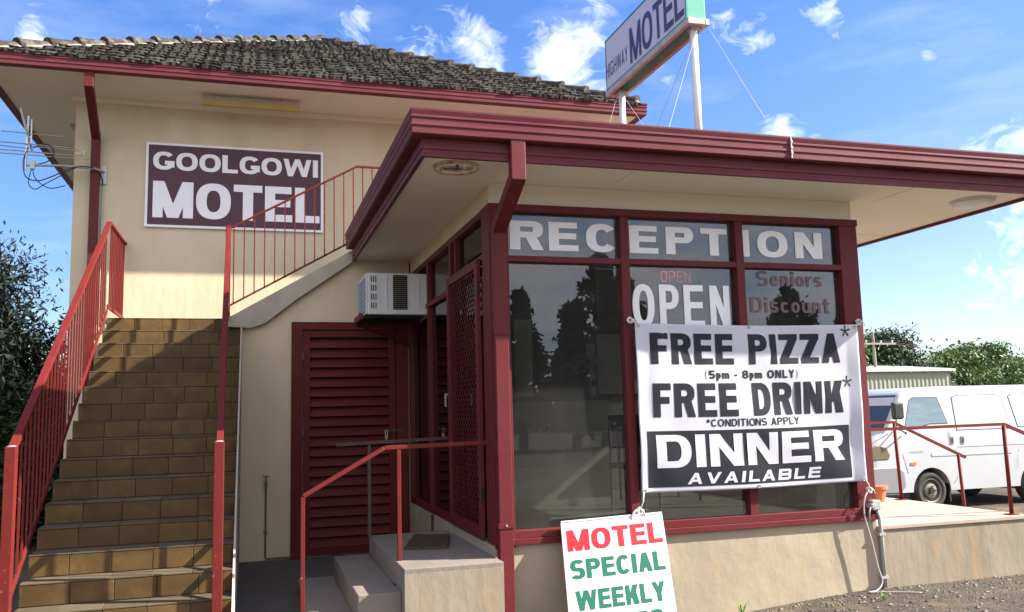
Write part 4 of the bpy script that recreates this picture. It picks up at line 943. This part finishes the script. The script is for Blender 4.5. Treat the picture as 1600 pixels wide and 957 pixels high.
# ================================================================ antenna
an = thing('tv_antenna', 'thin metal television antenna on an arm beside the upper left corner', 'antenna', (-3.34, 4.55, 4.45))
ay = 4.4
arm = MB().tube([(-3.34, 4.56, 4.47), (-3.42, 4.46, 4.475), (-3.75, ay, 4.47), (-4.10, ay, 4.455)], .014, 8).build('arm', m_galv, an)
MB().box(-3.375, -3.31, 4.575, 4.598, 4.33, 4.54).build('bracket', m_galv, an)
MB().tube([(-4.115, ay, 4.40), (-4.10, ay, 5.02)], .013, 8).tube([(-4.06, ay - .02, 4.70), (-4.065, ay - .02, 4.98)], .010, 8).build('mast', m_alu, an)
MB().tube([(-4.16, ay - .10, 5.07), (-4.06, ay + .05, 4.62)], .013, 8).build('boom', m_alu, an)
el = MB()
for i, (z, a, b) in enumerate(((4.81, -4.36, -3.74), (4.69, -4.42, -3.66), (4.655, -4.42, -4.1), (4.61, -4.45, -3.60), (4.575, -4.55, -3.47))): el.tube([(a, ay - .03 + .01 * i, z + .012), (b, ay - .03 + .01 * i, z - .012)], .006, 6)
el.tube([(-4.06, ay, 4.675), (-3.56, ay, 4.655), (-3.53, ay, 4.64), (-3.53, ay, 4.61), (-3.56, ay, 4.595), (-4.0, ay, 4.605)], .006, 6)
for i in range(7):
    z = 5.03 - i * .045; el.tube([(-4.15 + i * .011, ay - .02 - .05, z), (-4.15 + i * .011, ay + .05, z)], .004, 5)
el.build('elements', m_alu, an)
MB().box(-4.065, -4.015, ay - .03, ay + .02, 4.41, 4.51).build('junction_box', m_acw, an, bevel=.008)
cb = MB(); cb.cable([(-4.04, ay, 4.66), (-3.90, ay - .03, 4.70), (-3.83, ay - .03, 4.62), (-3.88, ay, 4.52), (-4.0, ay, 4.47)], .0065, 6)
cb.cable([(-4.09, ay, 4.66), (-4.13, ay - .02, 4.5), (-4.10, ay - .02, 4.32), (-3.98, ay - .02, 4.28), (-3.85, ay - .02, 4.33), (-3.6, ay - .02, 4.46), (-3.42, 4.42, 4.47)], .0065, 6)
cb.cable([(-4.04, ay, 4.42), (-4.0, ay - .02, 4.30), (-3.86, ay - .03, 4.20), (-3.70, ay - .02, 4.24)], .0055, 6)
cb.cable([(-4.05, ay, 4.42), (-4.07, ay - .02, 4.25), (-4.0, ay - .03, 4.18), (-3.9, ay - .02, 4.25), (-3.6, ay - .02, 4.45)], .0055, 6)
cb.cable([(-3.40, 4.5, 4.47), (-3.36, 4.55, 4.40), (-3.345, 4.57, 4.30)], .007, 6)
cb.build('cable', m_blackp, an, smooth=True)
MB().tube([(-3.345, 4.583, 4.33), (-3.36, 4.585, 2.7)], .011, 8).build('wall_conduit', mat('grey conduit', (.5, .5, .47), .6), an)

# ================================================================ power point with cable on plinth end
pb = thing('outdoor_power_point', 'grey outdoor power socket with conduit at the right end of the front plinth', 'socket', (3.2, -.05, .1))
m_gc = mat('pale grey conduit plastic', (.36, .36, .34), .5)
MB().box(3.145, 3.225, -.065, -.003, .735, .815).build('box', m_gc, pb, bevel=.008)
MB().box(3.12, 3.16, -.085, -.012, .755, .79).build('plug', m_gc, pb, bevel=.006)
MB().tube([(3.205, -.03, .74), (3.225, -.03, .68), (3.235, -.03, .55), (3.238, -.03, .12)], .015, 10).build('conduit', m_gc, pb, smooth=True)
MB().box(3.205, 3.265, -.048, -.012, .53, .55).box(3.205, 3.265, -.048, -.012, .19, .21).build('saddle', m_gc, pb)
MB().cable([(3.125, -.05, .90), (3.06, -.075, .83), (3.05, -.075, .70), (3.10, -.075, .5), (3.14, -.075, .3), (3.17, -.08, .18), (3.10, -.10, .12), (3.0, -.12, .115)], .0065, 8).tube([(3.12, -.07, .77), (3.09, -.09, .74), (3.09, -.08, .66)], .006, 6).cable([(3.0, -.12, .115), (3.18, -.2, .12), (3.35, -.3, .118)], .0045, 6).build('cable', mat('dirty white cable', (.42, .40, .36), .6), pb, smooth=True)

# ================================================================ terrace on the right with rails
MB().box(3.222, 4.80, -.015, 4.2, -.25, .575).build('terrace_base', m_conc2, loc=(4, 2, 0), kind='structure')
MB().box(3.2225, 4.81, -.03, 4.21, .5755, .60).build('terrace', m_terr, loc=(4, 2, .58), kind='structure')
MB().box(4.801, 5.12, -.01, 2.4, -.25, .42).box(5.121, 5.44, -.01, 2.4, -.25, .24).build('terrace_steps', m_terr, loc=(5.1, 1.2, 0), kind='structure')
r1 = thing('terrace_railing', 'red tube rail along the near edge of the right terrace', 'railing', (4.7, .08, .6), 'rails of the right terrace')
MB().bar((3.23, .08, 1.377), (4.70, .08, 1.385), .028, .026).bar((4.70, .08, 1.385), (5.7, .08, 1.0), .028, .026).build('top_rail', m_rail, r1)
MB().tube([(4.70, .08, .60), (4.70, .08, 1.375)], .017, 12).build('post', m_rail, r1, smooth=True); MB().box(4.65, 4.75, .04, .12, .60, .608).build('base_plate', m_rail, r1)
r2_ = thing('terrace_railing', 'red tube rail going down the far side of the terrace steps before the van', 'railing', (4.74, 1.5, .6), 'rails of the right terrace')
MB().bar((3.23, 1.5, 1.40), (4.74, 1.5, 1.395), .028, .026).bar((4.74, 1.5, 1.39), (5.62, 1.5, 1.00), .028, .026).build('top_rail', m_rail, r2_)
MB().tube([(4.76, 1.5, .60), (4.74, 1.5, 1.385)], .017, 12).build('post', m_rail, r2_, smooth=True); MB().tube([(5.58, 1.5, -.2), (5.53, 1.5, 1.03)], .017, 12).build('post', m_rail, r2_, smooth=True); MB().box(4.71, 4.81, 1.46, 1.54, .60, .608).build('base_plate', m_rail, r2_)
pt = thing('flower_pot', 'terracotta plastic pot on the terrace behind the right window post', 'pot', (4.45, 1.5, .6))
MB().tube([(4.45, 1.5, .601), (4.45, 1.5, .73)], [.075, .105], 24).build('pot', m_terrac, pt, smooth=False); MB().tube([(4.45, 1.5, .725), (4.45, 1.5, .76)], [.118, .12], 24).build('rim', m_terrac, pt)

# ================================================================ van
VX, VG, VY = 7.95, -.2, 6.04
van = thing('parked_van', 'white panel van parked side on beyond the right terrace', 'van', (10.1, 6.9, VG))
WB1, WB2, WR = 9.27, 11.52, .315
def arch(cx, r):
    return [(cx + r * math.cos(R(a)), VG + .315 + r * math.sin(R(a))) for a in range(205, -26, -15)]
def yin(z): 
    zz = z - VG; return .035 * max(0, .6 - zz) + (.0 if zz < 1.2 else .17 * (zz - 1.2)) + (.16 * ((zz - 1.9) / .16) ** 2 if zz > 1.9 else 0)
def ztop(x):
    P = [(VX, .82), (VX + .03, 1.0), (VX + .09, 1.12), (8.22, 1.24), (8.40, 1.32), (8.60, 1.60), (8.80, 1.88), (8.88, 1.955), (9.0, 2.01), (9.25, 2.045), (9.8, 2.06), (11.8, 2.06), (12.1, 2.03), (12.28, 1.93), (12.36, 1.75), (12.42, 1.2), (12.43, .6)]
    for (a, b), (c, d) in zip(P, P[1:]):
        if a <= x <= c: return VG + b + (d - b) * (x - a) / (c - a)
    return VG + .6
def zbot(x):
    b = .31
    for c in (WB1, WB2):
        if abs(x - c) < .385: b = max(b, .315 + math.sqrt(.385 ** 2 - (x - c) ** 2))
    return VG + b
xs_ = sorted(set([VX, VX + .015, VX + .03, VX + .06, VX + .09, 8.12, 8.22, 8.3, 8.4, 8.5, 8.6, 8.7, 8.8, 8.84, 8.88, 8.94, 9.0, 9.12, 9.25, 9.5, 9.8, 10.1, 10.4, 10.7, 11, 11.3, 11.8, 12.0, 12.1, 12.2, 12.28, 12.33, 12.36, 12.39, 12.42, 12.43] + [round(c + .385 * math.cos(R(a)), 4) for c in (WB1, WB2) for a in range(0, 181, 12)] + [c + d for c in (WB1, WB2) for d in (-.3852, .3852)]))
TL_ = [0, .06, .15, .25, .35, .45, .52, .6, .68, .76, .84, .9, .94, .97, .985, 1.0]
V = []; nl = len(TL_) * 2
def half_w(x, z):
    f = max(0, (VX + .22 - x) / .22); g_ = max(0, (x - 12.3) / .13)
    t_ = max(0, 1 - (ztop(x) - z) / .07); rnd_ = .09 * (1 - math.sqrt(max(0, 1 - min(1, t_) ** 2)))
    return .845 - yin(min(z, VG + 1.93)) - .10 * f * f - .06 * g_ * g_ - rnd_
for x in xs_:
    zb, zt = zbot(x), ztop(x); L_ = []
    for t_ in TL_:
        z = zb + (zt - zb) * t_; L_.append((z, half_w(x, z)))
    for z, h_ in L_: V.append((x, VY + .845 - h_, z))
    for z, h_ in reversed(L_): V.append((x, VY + .845 + h_, z))
F = [tuple(range(nl)), tuple((len(xs_) - 1) * nl + k for k in range(nl - 1, -1, -1))]
for i in range(len(xs_) - 1):
    for k in range(nl): F.append((i * nl + k, i * nl + (k + 1) % nl, (i + 1) * nl + (k + 1) % nl, (i + 1) * nl + k))
body = MB().add(V, F).build('body', m_vanp, van, smooth=True)
es_ = body.modifiers.new('edge', 'EDGE_SPLIT'); es_.split_angle = R(38)
def vs_(x, z, o=.004): return (x, VY + yin(z) - o - .0, z)
def vpoly(pts, o=.004, name='x', m=m_vang, par=None, t_=.01):
    mb = MB(); mb.prism(pts, lambda a, b, t: (a, VY + yin(b) - t, b), -t_, o); return mb.build(name, m, par or van)
# dark cab interior is put into the colour of the opaque panes
wz = lambda z: VG + z
win = [(8.80, wz(1.36)), (9.0, wz(1.84)), (9.06, wz(1.88)), (9.60, wz(1.88)), (9.72, wz(1.42)), (9.35, wz(1.42)), (9.15, wz(1.38)), (9.05, wz(1.34))]
vpoly([(a + (.02 if a < 9.2 else .0), b) for a, b in win], .006, 'window_rubber', m_blackp)
cx_, cz_ = 9.25, wz(1.63)
vpoly([(cx_ + (a - cx_) * .955, cz_ + (b - cz_) * .93) for a, b in win], .009, 'side_window', mat('van side glass', (.10, .16, .20), .04, var=(.2, .27, .32), vs=3, spec=1, scale=(.6, 1, 5)))
for q in ([(9.87, wz(1.30)), (9.90, wz(1.87)), (10.0, wz(1.90)), (10.85, wz(1.90)), (10.98, wz(1.84)), (11.05, wz(1.30))], [(11.2, wz(1.32)), (11.13, wz(1.86)), (11.2, wz(1.90)), (12.0, wz(1.90)), (12.1, wz(1.84)), (12.15, wz(1.32))]):
    c0 = sum(a for a, b in q) / 6; c1 = wz(1.62)
    vpoly(q, .005, 'panel_seam', m_seam); vpoly([(c0 + (a - c0) * .975, c1 + (b - c1) * .96) for a, b in q], .008, 'blank_panel', m_vanp)
# seams
sm_ = MB()
for P in ([(9.72, 1.97), (9.80, 1.35), (9.80, .5), (9.72, .42)], [(9.83, 1.97), (9.84, 1.35), (9.84, .42)], [(11.12, 1.95), (11.15, 1.35), (11.15, .9)], [(8.72, 1.34), (8.72, .9), (8.80, .62)], [(9.84, 1.02), (12.3, 1.02)]):
    for (a, b), (c, d) in zip(P, P[1:]): sm_.tube([(a, VY + yin(wz(b)) + .001, wz(b)), (c, VY + yin(wz(d)) + .001, wz(d))], .0045, 5)
sm_.build('door_seam', m_seam, van)
vpoly([(9.3, wz(.925)), (11.0, wz(.905)), (11.0, wz(.88)), (9.3, wz(.885))], .008, 'side_moulding', m_vanp)
for x in (9.70, 9.92): h_ = vpoly([(x, wz(1.07)), (x + .07, wz(1.07)), (x + .08, wz(1.20)), (x + .01, wz(1.20))], .008, 'handle', m_bump); vpoly([(x + .02, wz(1.09)), (x + .055, wz(1.09)), (x + .06, wz(1.17)), (x + .025, wz(1.17))], .011, 'recess', m_blackp, h_)
# windscreen
mbw = MB(); A0, A1 = Vector((8.42, 0, wz(1.345))), Vector((8.845, 0, wz(1.925))); nv = Vector((-.58, 0, .43)).normalized() * .012
mbw.hexa([(A0.x + nv.x + .03, VY + .09, A0.z), (A0.x + nv.x, VY + .09, A0.z), (A0.x + nv.x, VY + 1.6, A0.z), (A0.x + nv.x + .03, VY + 1.6, A0.z)], [(A1.x + nv.x + .03, VY + .20, A1.z), (A1.x + nv.x, VY + .20, A1.z), (A1.x + nv.x, VY + 1.49, A1.z), (A1.x + nv.x + .03, VY + 1.49, A1.z)])
mbw.build('windscreen', mat('van windscreen glass', (.03, .045, .05), .05, spec=.9), van)
wpm = MB()
for k_ in (0, 1): wpm.bar((A0.x + nv.x * 1.8, VY + .35 + .7 * k_, A0.z + .01), (A0.x + .12 + nv.x * 1.8, VY + .75 + .7 * k_, A0.z + .17), .012, .012)
wpm.build('wiper', m_blackp, van)
# bumper, lamps
bpm = MB(); bpm.prism([(VX - .03, wz(.32)), (8.62, wz(.30)), (8.74, wz(.42)), (8.72, wz(.66)), (8.6, wz(.74)), (VX - .05, wz(.74)), (VX - .09, wz(.6)), (VX - .09, wz(.4))], lambda a, b, t: (a, t, b), VY - .012, VY + 1.70); bpm.build('bumper', m_bump, van, bevel=.02)
hl = MB().prism([(VX - .0, wz(.86)), (8.42, wz(.86)), (8.46, wz(.93)), (8.40, wz(1.07)), (8.2, wz(1.10)), (VX + .02, wz(1.06))], lambda a, b, t: (a, t, b), VY - .012, VY + .42).build('headlight', m_lamp, van, bevel=.015)
MB().prism([(VX + .02, wz(.88)), (8.1, wz(.88)), (8.1, wz(1.06)), (VX + .03, wz(1.04))], lambda a, b, t: (a, t, b), VY - .016, VY + .1).build('indicator', mat('pale amber lens', (.7, .5, .25), .2), hl)
vpoly([(8.86, wz(.76)), (8.97, wz(.76)), (8.97, wz(.80)), (8.86, wz(.80))], .012, 'side_indicator', m_amber)
text_mb(layout('ECONOVAN', 8.86, 9.12, wz(.955), wz(.985), .16, .14, gap=.2), lambda u, v: (u, VY - .006, v)).build('lettering', m_bump, van)
# mirror
mi = MB().box(8.44, 8.63, VY - .20, VY - .11, wz(1.52), wz(1.80)).build('mirror', m_blackp, van, bevel=.03, seg=3)
MB().box(8.632, 8.636, VY - .19, VY - .12, wz(1.54), wz(1.78)).build('mirror_glass', m_alu, mi)
MB().tube([(8.50, VY - .16, wz(1.54)), (8.50, VY - .15, wz(1.44)), (8.60, VY - .03, wz(1.38))], .011, 8).tube([(8.62, VY + .0, wz(1.36)), (8.62, VY - .12, wz(1.34)), (8.70, VY - .14, wz(1.28)), (8.80, VY - .02, wz(1.30))], .014, 8).build('mirror_arm', m_blackp, mi)
for cx_ in (WB1, WB2):
    for s_ in (0, 1):
        yo = VY + .03 if s_ == 0 else VY + 1.66; dr = 1 if s_ == 0 else -1
        wg = MB(); P = [(0, .20), (0, .292), (.02, .308), (.05, WR), (.15, WR), (.18, .305), (.20, .29), (.20, .2)]
        V = []; NA = 36
        for k in range(NA):
            a = 2 * math.pi * k / NA
            for dy, rr_ in P: V.append((cx_ + rr_ * math.cos(a), yo + dr * dy, VG + WR + rr_ * math.sin(a)))
        m_ = len(P); wg.add(V, [(k * m_ + i, k * m_ + (i + 1) % m_, ((k + 1) % NA) * m_ + (i + 1) % m_, ((k + 1) % NA) * m_ + i) for k in range(NA) for i in range(m_)])
        wh = wg.build('wheel', m_tyre, van, smooth=True)
        c = Vector((cx_, yo, VG + WR)); ax = Vector((0, -dr, 0))
        MB().tube([c - ax * .15, c - ax * .03, c - ax * .02], [.20, .2, .205], 28).build('rim_barrel', m_blackp, wh)
        g = MB()
        V = []
        for k in range(NA):
            a = 2 * math.pi * k / NA
            for dd, r_ in ((-.012, .205), (.004, .198), (-.02, .18), (-.035, .15), (-.01, .10), (-.012, .055)): V.append((cx_ + r_ * math.cos(a), yo - dr * dd, VG + WR + r_ * math.sin(a)))
        g.add(V, [(k * 6 + i, k * 6 + i + 1, ((k + 1) % NA) * 6 + i + 1, ((k + 1) % NA) * 6 + i) for k in range(NA) for i in range(5)])
        g.build('rim', m_rim, wh, smooth=True)
        g = MB()
        for k in range(12):
            a = R(30 * k); g.disc((cx_ + .162 * math.cos(a), yo - dr * -.022, VG + WR + .162 * math.sin(a)), (0, -dr, 0), .014, .003, 8)
        g.build('rim_hole', m_dark, wh)
        g = MB(); g.disc(c - ax * .03, ax, .05, .045, 16)
        for k in range(5):
            a = R(72 * k); g.disc((cx_ + .078 * math.cos(a), yo + dr * .008, VG + WR + .078 * math.sin(a)), (0, -dr, 0), .011, .02, 6)
        g.build('hub', m_blackp, wh)
    MB().box(cx_ - .37, cx_ + .37, VY + .24, VY + 1.45, VG + .25, VG + .9).build('wheel_well', m_dark, van)
MB().box(WB1 + .36, WB1 + .39, VY + .03, VY + .25, VG + .12, VG + .42).build('mud_flap', m_blackp, van)

# ================================================================ background right
shd = thing('steel_shed', 'pale green grey ribbed steel shed behind the van', 'shed', (29.5, 31, -.2))
mb = MB(); V = []; n = 90
for i in range(n + 1): 
    x = 26 + 5.6 * i / n; y = 29.0 - .03 * (1 if (i // 2) % 2 else 0)
    V += [(x, y, -.3), (x, y, 3.05)]
mb.add(V, [(2 * i, 2 * i + 2, 2 * i + 3, 2 * i + 1) for i in range(n)]); mb.box(26, 31.6, 29.03, 33, -.3, 3.0); mb.build('wall', m_shed, shd)
MB().add([(25.8, 28.8, 3.08), (31.8, 28.8, 3.08), (31.8, 33.2, 3.5), (25.8, 33.2, 3.5), (25.8, 28.8, 3.2), (31.8, 28.8, 3.2), (31.8, 33.2, 3.6), (25.8, 33.2, 3.6)], [(0, 1, 2, 3), (4, 5, 6, 7), (0, 1, 5, 4), (1, 2, 6, 5), (2, 3, 7, 6), (3, 0, 4, 7)]).build('roof', mat('pale zinc roof', (.5, .5, .48), .5, .3), shd)
pp = thing('power_pole', 'grey timber power pole with crossarm beyond the shed', 'power pole', (29.2, 31.2, -.2))
MB().tube([(29.15, 31.2, -.3), (29.0, 31.2, 5.25)], [.10, .07], 10).build('pole', m_pole, pp); MB().bar((27.6, 31.1, 4.62), (30.3, 31.1, 4.62), .08, .09).build('crossarm', m_pole, pp)
for x in (28.5, 29.4, 30.1): MB().tube([(x, 31.1, 4.66), (x, 31.1, 4.80)], [.03, .045], 8).build('insulator', m_white, pp)
wr = MB()
for x in (28.5, 29.4): wr.tube([(x + (60 - x) * i / 14, 31.1 + 8 * i / 14, 4.78 - 2.2 * math.sin(math.pi * i / 14 * .6) * .5 - .0 * i) for i in range(15)], .012, 4)
wr.tube([(28.6 - 4 * i / 8, 31.1 - 1 * i, 4.78 - .25 * math.sin(math.pi * i / 8)) for i in range(9)], .012, 4)
wr.build('wire', m_raildark, pp)
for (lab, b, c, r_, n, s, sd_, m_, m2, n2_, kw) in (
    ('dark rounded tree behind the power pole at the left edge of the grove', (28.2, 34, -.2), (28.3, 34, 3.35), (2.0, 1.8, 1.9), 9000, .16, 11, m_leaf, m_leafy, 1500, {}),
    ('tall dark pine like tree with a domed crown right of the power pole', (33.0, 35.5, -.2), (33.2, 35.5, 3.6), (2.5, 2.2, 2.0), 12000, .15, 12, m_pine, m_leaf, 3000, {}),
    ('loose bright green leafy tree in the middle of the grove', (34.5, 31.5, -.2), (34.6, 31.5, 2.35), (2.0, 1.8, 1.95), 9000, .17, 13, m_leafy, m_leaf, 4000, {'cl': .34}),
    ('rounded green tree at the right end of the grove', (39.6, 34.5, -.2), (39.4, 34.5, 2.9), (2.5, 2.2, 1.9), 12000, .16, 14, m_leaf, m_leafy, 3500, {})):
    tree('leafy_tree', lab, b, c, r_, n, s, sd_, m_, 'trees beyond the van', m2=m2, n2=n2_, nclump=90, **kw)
for (lab, c, r_, n, sd_, m_, m2) in (
    ('pale flowering shrub between the shed and the bright tree', (32.2, 30.2, 1.6), (1.0, .9, 1.1), 3500, 21, m_oliveb, m_leafy),
    ('dense dark green shrub low behind the van roof', (35.6, 29.8, 1.1), (2.7, 1.5, 1.6), 11000, 22, m_leaf, m_leafy),
    ('broad green shrub at the far right edge behind the van', (39.6, 30.6, 1.2), (2.4, 1.5, 1.7), 9000, 23, m_leaf, m_leafy),
    ('low dark shrub beneath the domed pine beside the shed', (31.6, 32.5, 2.0), (1.4, 1.2, 1.4), 5000, 24, m_pine, m_leaf)):
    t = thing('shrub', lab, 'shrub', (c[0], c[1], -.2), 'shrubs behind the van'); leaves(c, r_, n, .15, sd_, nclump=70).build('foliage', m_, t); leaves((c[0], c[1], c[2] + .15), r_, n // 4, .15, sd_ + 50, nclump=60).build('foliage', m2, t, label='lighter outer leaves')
    trunk_mb((c[0], c[1], -.2), (c[0], c[1], c[2]), .06, sd_).build('stem', m_bark, t)
leaves((70, 90, 2.5), (80, 12, 3.2), 16000, .7, 31, nclump=300).build('distant_treeline', m_pine, loc=(70, 90, 0), label='low distant line of dark trees on the horizon', cat='trees', kind='stuff')

# ================================================================ left tree and fence
fe = thing('steel_fence', 'dark green steel panel fence in the shade behind the left tree', 'fence', (-7, 9.5, 0))
mb = MB(); V = []; n = 120
for i in range(n + 1): V += [(-14 + 10.3 * i / n, 9.4 - .03 * ((i // 2) % 2), -.1), (-14 + 10.3 * i / n, 9.4 - .03 * ((i // 2) % 2), 1.75)]
mb.add(V, [(2 * i, 2 * i + 2, 2 * i + 3, 2 * i + 1) for i in range(n)]).build('panel', m_fence, fe); MB().box(-14, -3.7, 9.36, 9.43, 1.75, 1.80).build('cap_rail', m_fence, fe)
for x in (-12, -9.5, -7, -4.5): MB().box(x - .03, x + .03, 9.37, 9.47, -.1, 1.82).build('post', m_fence, fe)
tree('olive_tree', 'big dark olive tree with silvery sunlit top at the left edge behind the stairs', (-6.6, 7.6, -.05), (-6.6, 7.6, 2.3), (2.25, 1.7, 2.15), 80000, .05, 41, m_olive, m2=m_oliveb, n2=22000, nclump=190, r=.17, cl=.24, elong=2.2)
t = thing('shrub', 'tall dark leafy shrub between the olive tree and the motel wall', 'shrub', (-4.75, 8.2, 0), 'shrubs by the left fence'); leaves((-4.9, 8.2, 1.3), (1.1, .9, 1.6), 26000, .055, 47, nclump=110).build('foliage', m_olive, t); trunk_mb((-4.9, 8.2, -.05), (-4.9, 8.2, 1.4), .06, 9).build('stem', m_bark, t)
t = thing('shrub', 'dark leafy shrub low beneath the olive tree beside the stairs', 'shrub', (-5.0, 6.9, 0), 'shrubs by the left fence'); leaves((-5.1, 7.0, 1.0), (1.3, .9, 1.2), 26000, .05, 43, nclump=110).build('foliage', m_pine, t); trunk_mb((-5.1, 7.0, -.05), (-5.1, 7, 1.0), .05, 4).build('stem', m_bark, t)

# ================================================================ across the street (seen mirrored in the glass)
def conifer(label, x, y, h, r_, seed, n=9000):
    t = thing('conifer', label, 'tree', (x, y, 0), 'conifers across the road'); rnd = random.Random(seed)
    MB().tube([(x, y, 0), (x + .1, y, h * .5), (x, y, h * .97)], [.2, .12, .03], 8).build('trunk', m_bark, t)
    V = []; F = []; br = []
    for i in range(95):
        q = rnd.random() ** .85; z = h * (.12 + .88 * q); L = r_ * (1 - q) ** .7 * rnd.uniform(.55, 1.15) + .12; a = rnd.uniform(0, 6.28); br.append((z, L, a))
    for i in range(n):
        z, L, a = rnd.choice(br); s = rnd.random() ** .6; w = .12 + .22 * s * L * .5
        P = Vector((x + math.cos(a) * L * s + rnd.gauss(0, w * .5), y + math.sin(a) * L * s + rnd.gauss(0, w * .5), z + L * s * .35 + rnd.gauss(0, w * .7)))
        d = Vector((rnd.gauss(0, 1), rnd.gauss(0, 1), rnd.gauss(.6, 1))).normalized(); b = d.orthogonal().normalized(); k = len(V); z_ = rnd.uniform(.08, .18)
        V += [P - d * z_, P + b * z_ * .45, P + d * z_, P - b * z_ * .45]; F.append((k, k + 1, k + 2, k + 3))
    MB().add(V, F).build('crown', m_con, t)
for a in (('narrow conifer across the road, nearest the left end of the row', 6.6, -26, 5.2, 1.1, 1), ('slim conifer across the road mirrored behind the downpipe side of the left pane', 8.4, -26, 6.1, 1.3, 2), ('forked conifer across the road, just left of the tallest one', 10.2, -25, 5.6, 1.1, 3), ('tallest conifer across the road mirrored above the counter', 11.8, -26, 7.7, 1.75, 4), ('conifer across the road close beside the tallest one', 13.4, -27, 7.0, 1.5, 5), ('bushy conifer across the road mirrored under the Discount lettering', 20.6, -26, 6.6, 2.0, 6), ('small conifer across the road at the right end of the row', 23.8, -26.5, 5.6, 1.3, 7)): conifer(*a)
wf_ = thing('wire_fence', 'low wire mesh fence across the road along the lawn', 'fence', (15, -17, 0))
mb = MB()
for i in range(26): mb.tube([(2 + i * 1.6, -17, 0), (2 + i * 1.6, -17, 1.0)], .03, 6)
mb.build('posts', m_galv, wf_)
mb = MB()
for z in (.15, .55, .98): mb.tube([(2, -17, z), (42, -17, z)], .012, 4)
for i in range(130): mb.tube([(2 + i * .3, -17, .15), (2.3 + i * .3, -17, .98)], .006, 3); mb.tube([(2.3 + i * .3, -17, .15), (2 + i * .3, -17, .98)], .006, 3)
mb.build('wires', m_galv, wf_)
leaves((10, -60, 2.5), (90, 10, 3.5), 14000, .7, 33, nclump=300).build('distant_treeline', m_pine, loc=(10, -60, 0), label='low distant tree mass behind the conifers across the road', cat='trees', kind='stuff')

# ================================================================ loose stones and weeds
rnd = random.Random(17); mb = MB()
for i in range(2600):
    x = rnd.uniform(-.5, 6.5); y = -abs(rnd.gauss(0, .55)) - .02 if x < 4.8 else rnd.uniform(-1.5, 1)
    if -1.4 < x < 0 and y > -.4: continue
    s = rnd.choice((.004, .005, .006, .008, .012, .018)) * rnd.uniform(.7, 1.3); z = gh(x, y)
    if 4.79 < x < 5.46 and y > -.03: continue
    V = [(x + s * math.cos(a + .3 * rnd.random()) * rnd.uniform(.7, 1.2), y + s * math.sin(a) * rnd.uniform(.7, 1.2), z + s * .1) for a in (0, 1.25, 2.5, 3.75, 5)] + [(x + rnd.uniform(-.3, .3) * s, y, z + s * rnd.uniform(.5, .9))]
    mb.add(V, [(0, 1, 5), (1, 2, 5), (2, 3, 5), (3, 4, 5), (4, 0, 5)])
mb.build('pebbles', m_peb, kind='stuff', loc=(3, -.5, 0), label='loose pebbles and grit along the foot of the plinth', cat='gravel')
for (x, y, n, h_, lab, sd_) in ((1.86, -.12, 14, .13, 'small green weed growing at the foot of the plinth left of the cable', 3), (2.95, -.35, 10, .06, 'tiny weed tuft in the grit near the power point conduit', 4)):
    rnd = random.Random(sd_); mb = MB(); z = gh(x, y)
    for i in range(n):
        a = rnd.uniform(0, 6.28); L = h_ * rnd.uniform(.6, 1.2); o = Vector((math.cos(a), math.sin(a), 0)); b = Vector((-o.y, o.x, 0)) * .004; p = Vector((x, y, z))
        q = p + o * L * .25 + Vector((0, 0, L * .7)); r_ = p + o * L * .6 + Vector((0, 0, L * .85))
        k = [p - b, p + b, q + b * 1.3, q - b * 1.3, r_]; mb.add(k, [(0, 1, 2, 3), (3, 2, 4)])
    mb.build('weed', m_grass, loc=(x, y, z), label=lab, cat='weed')
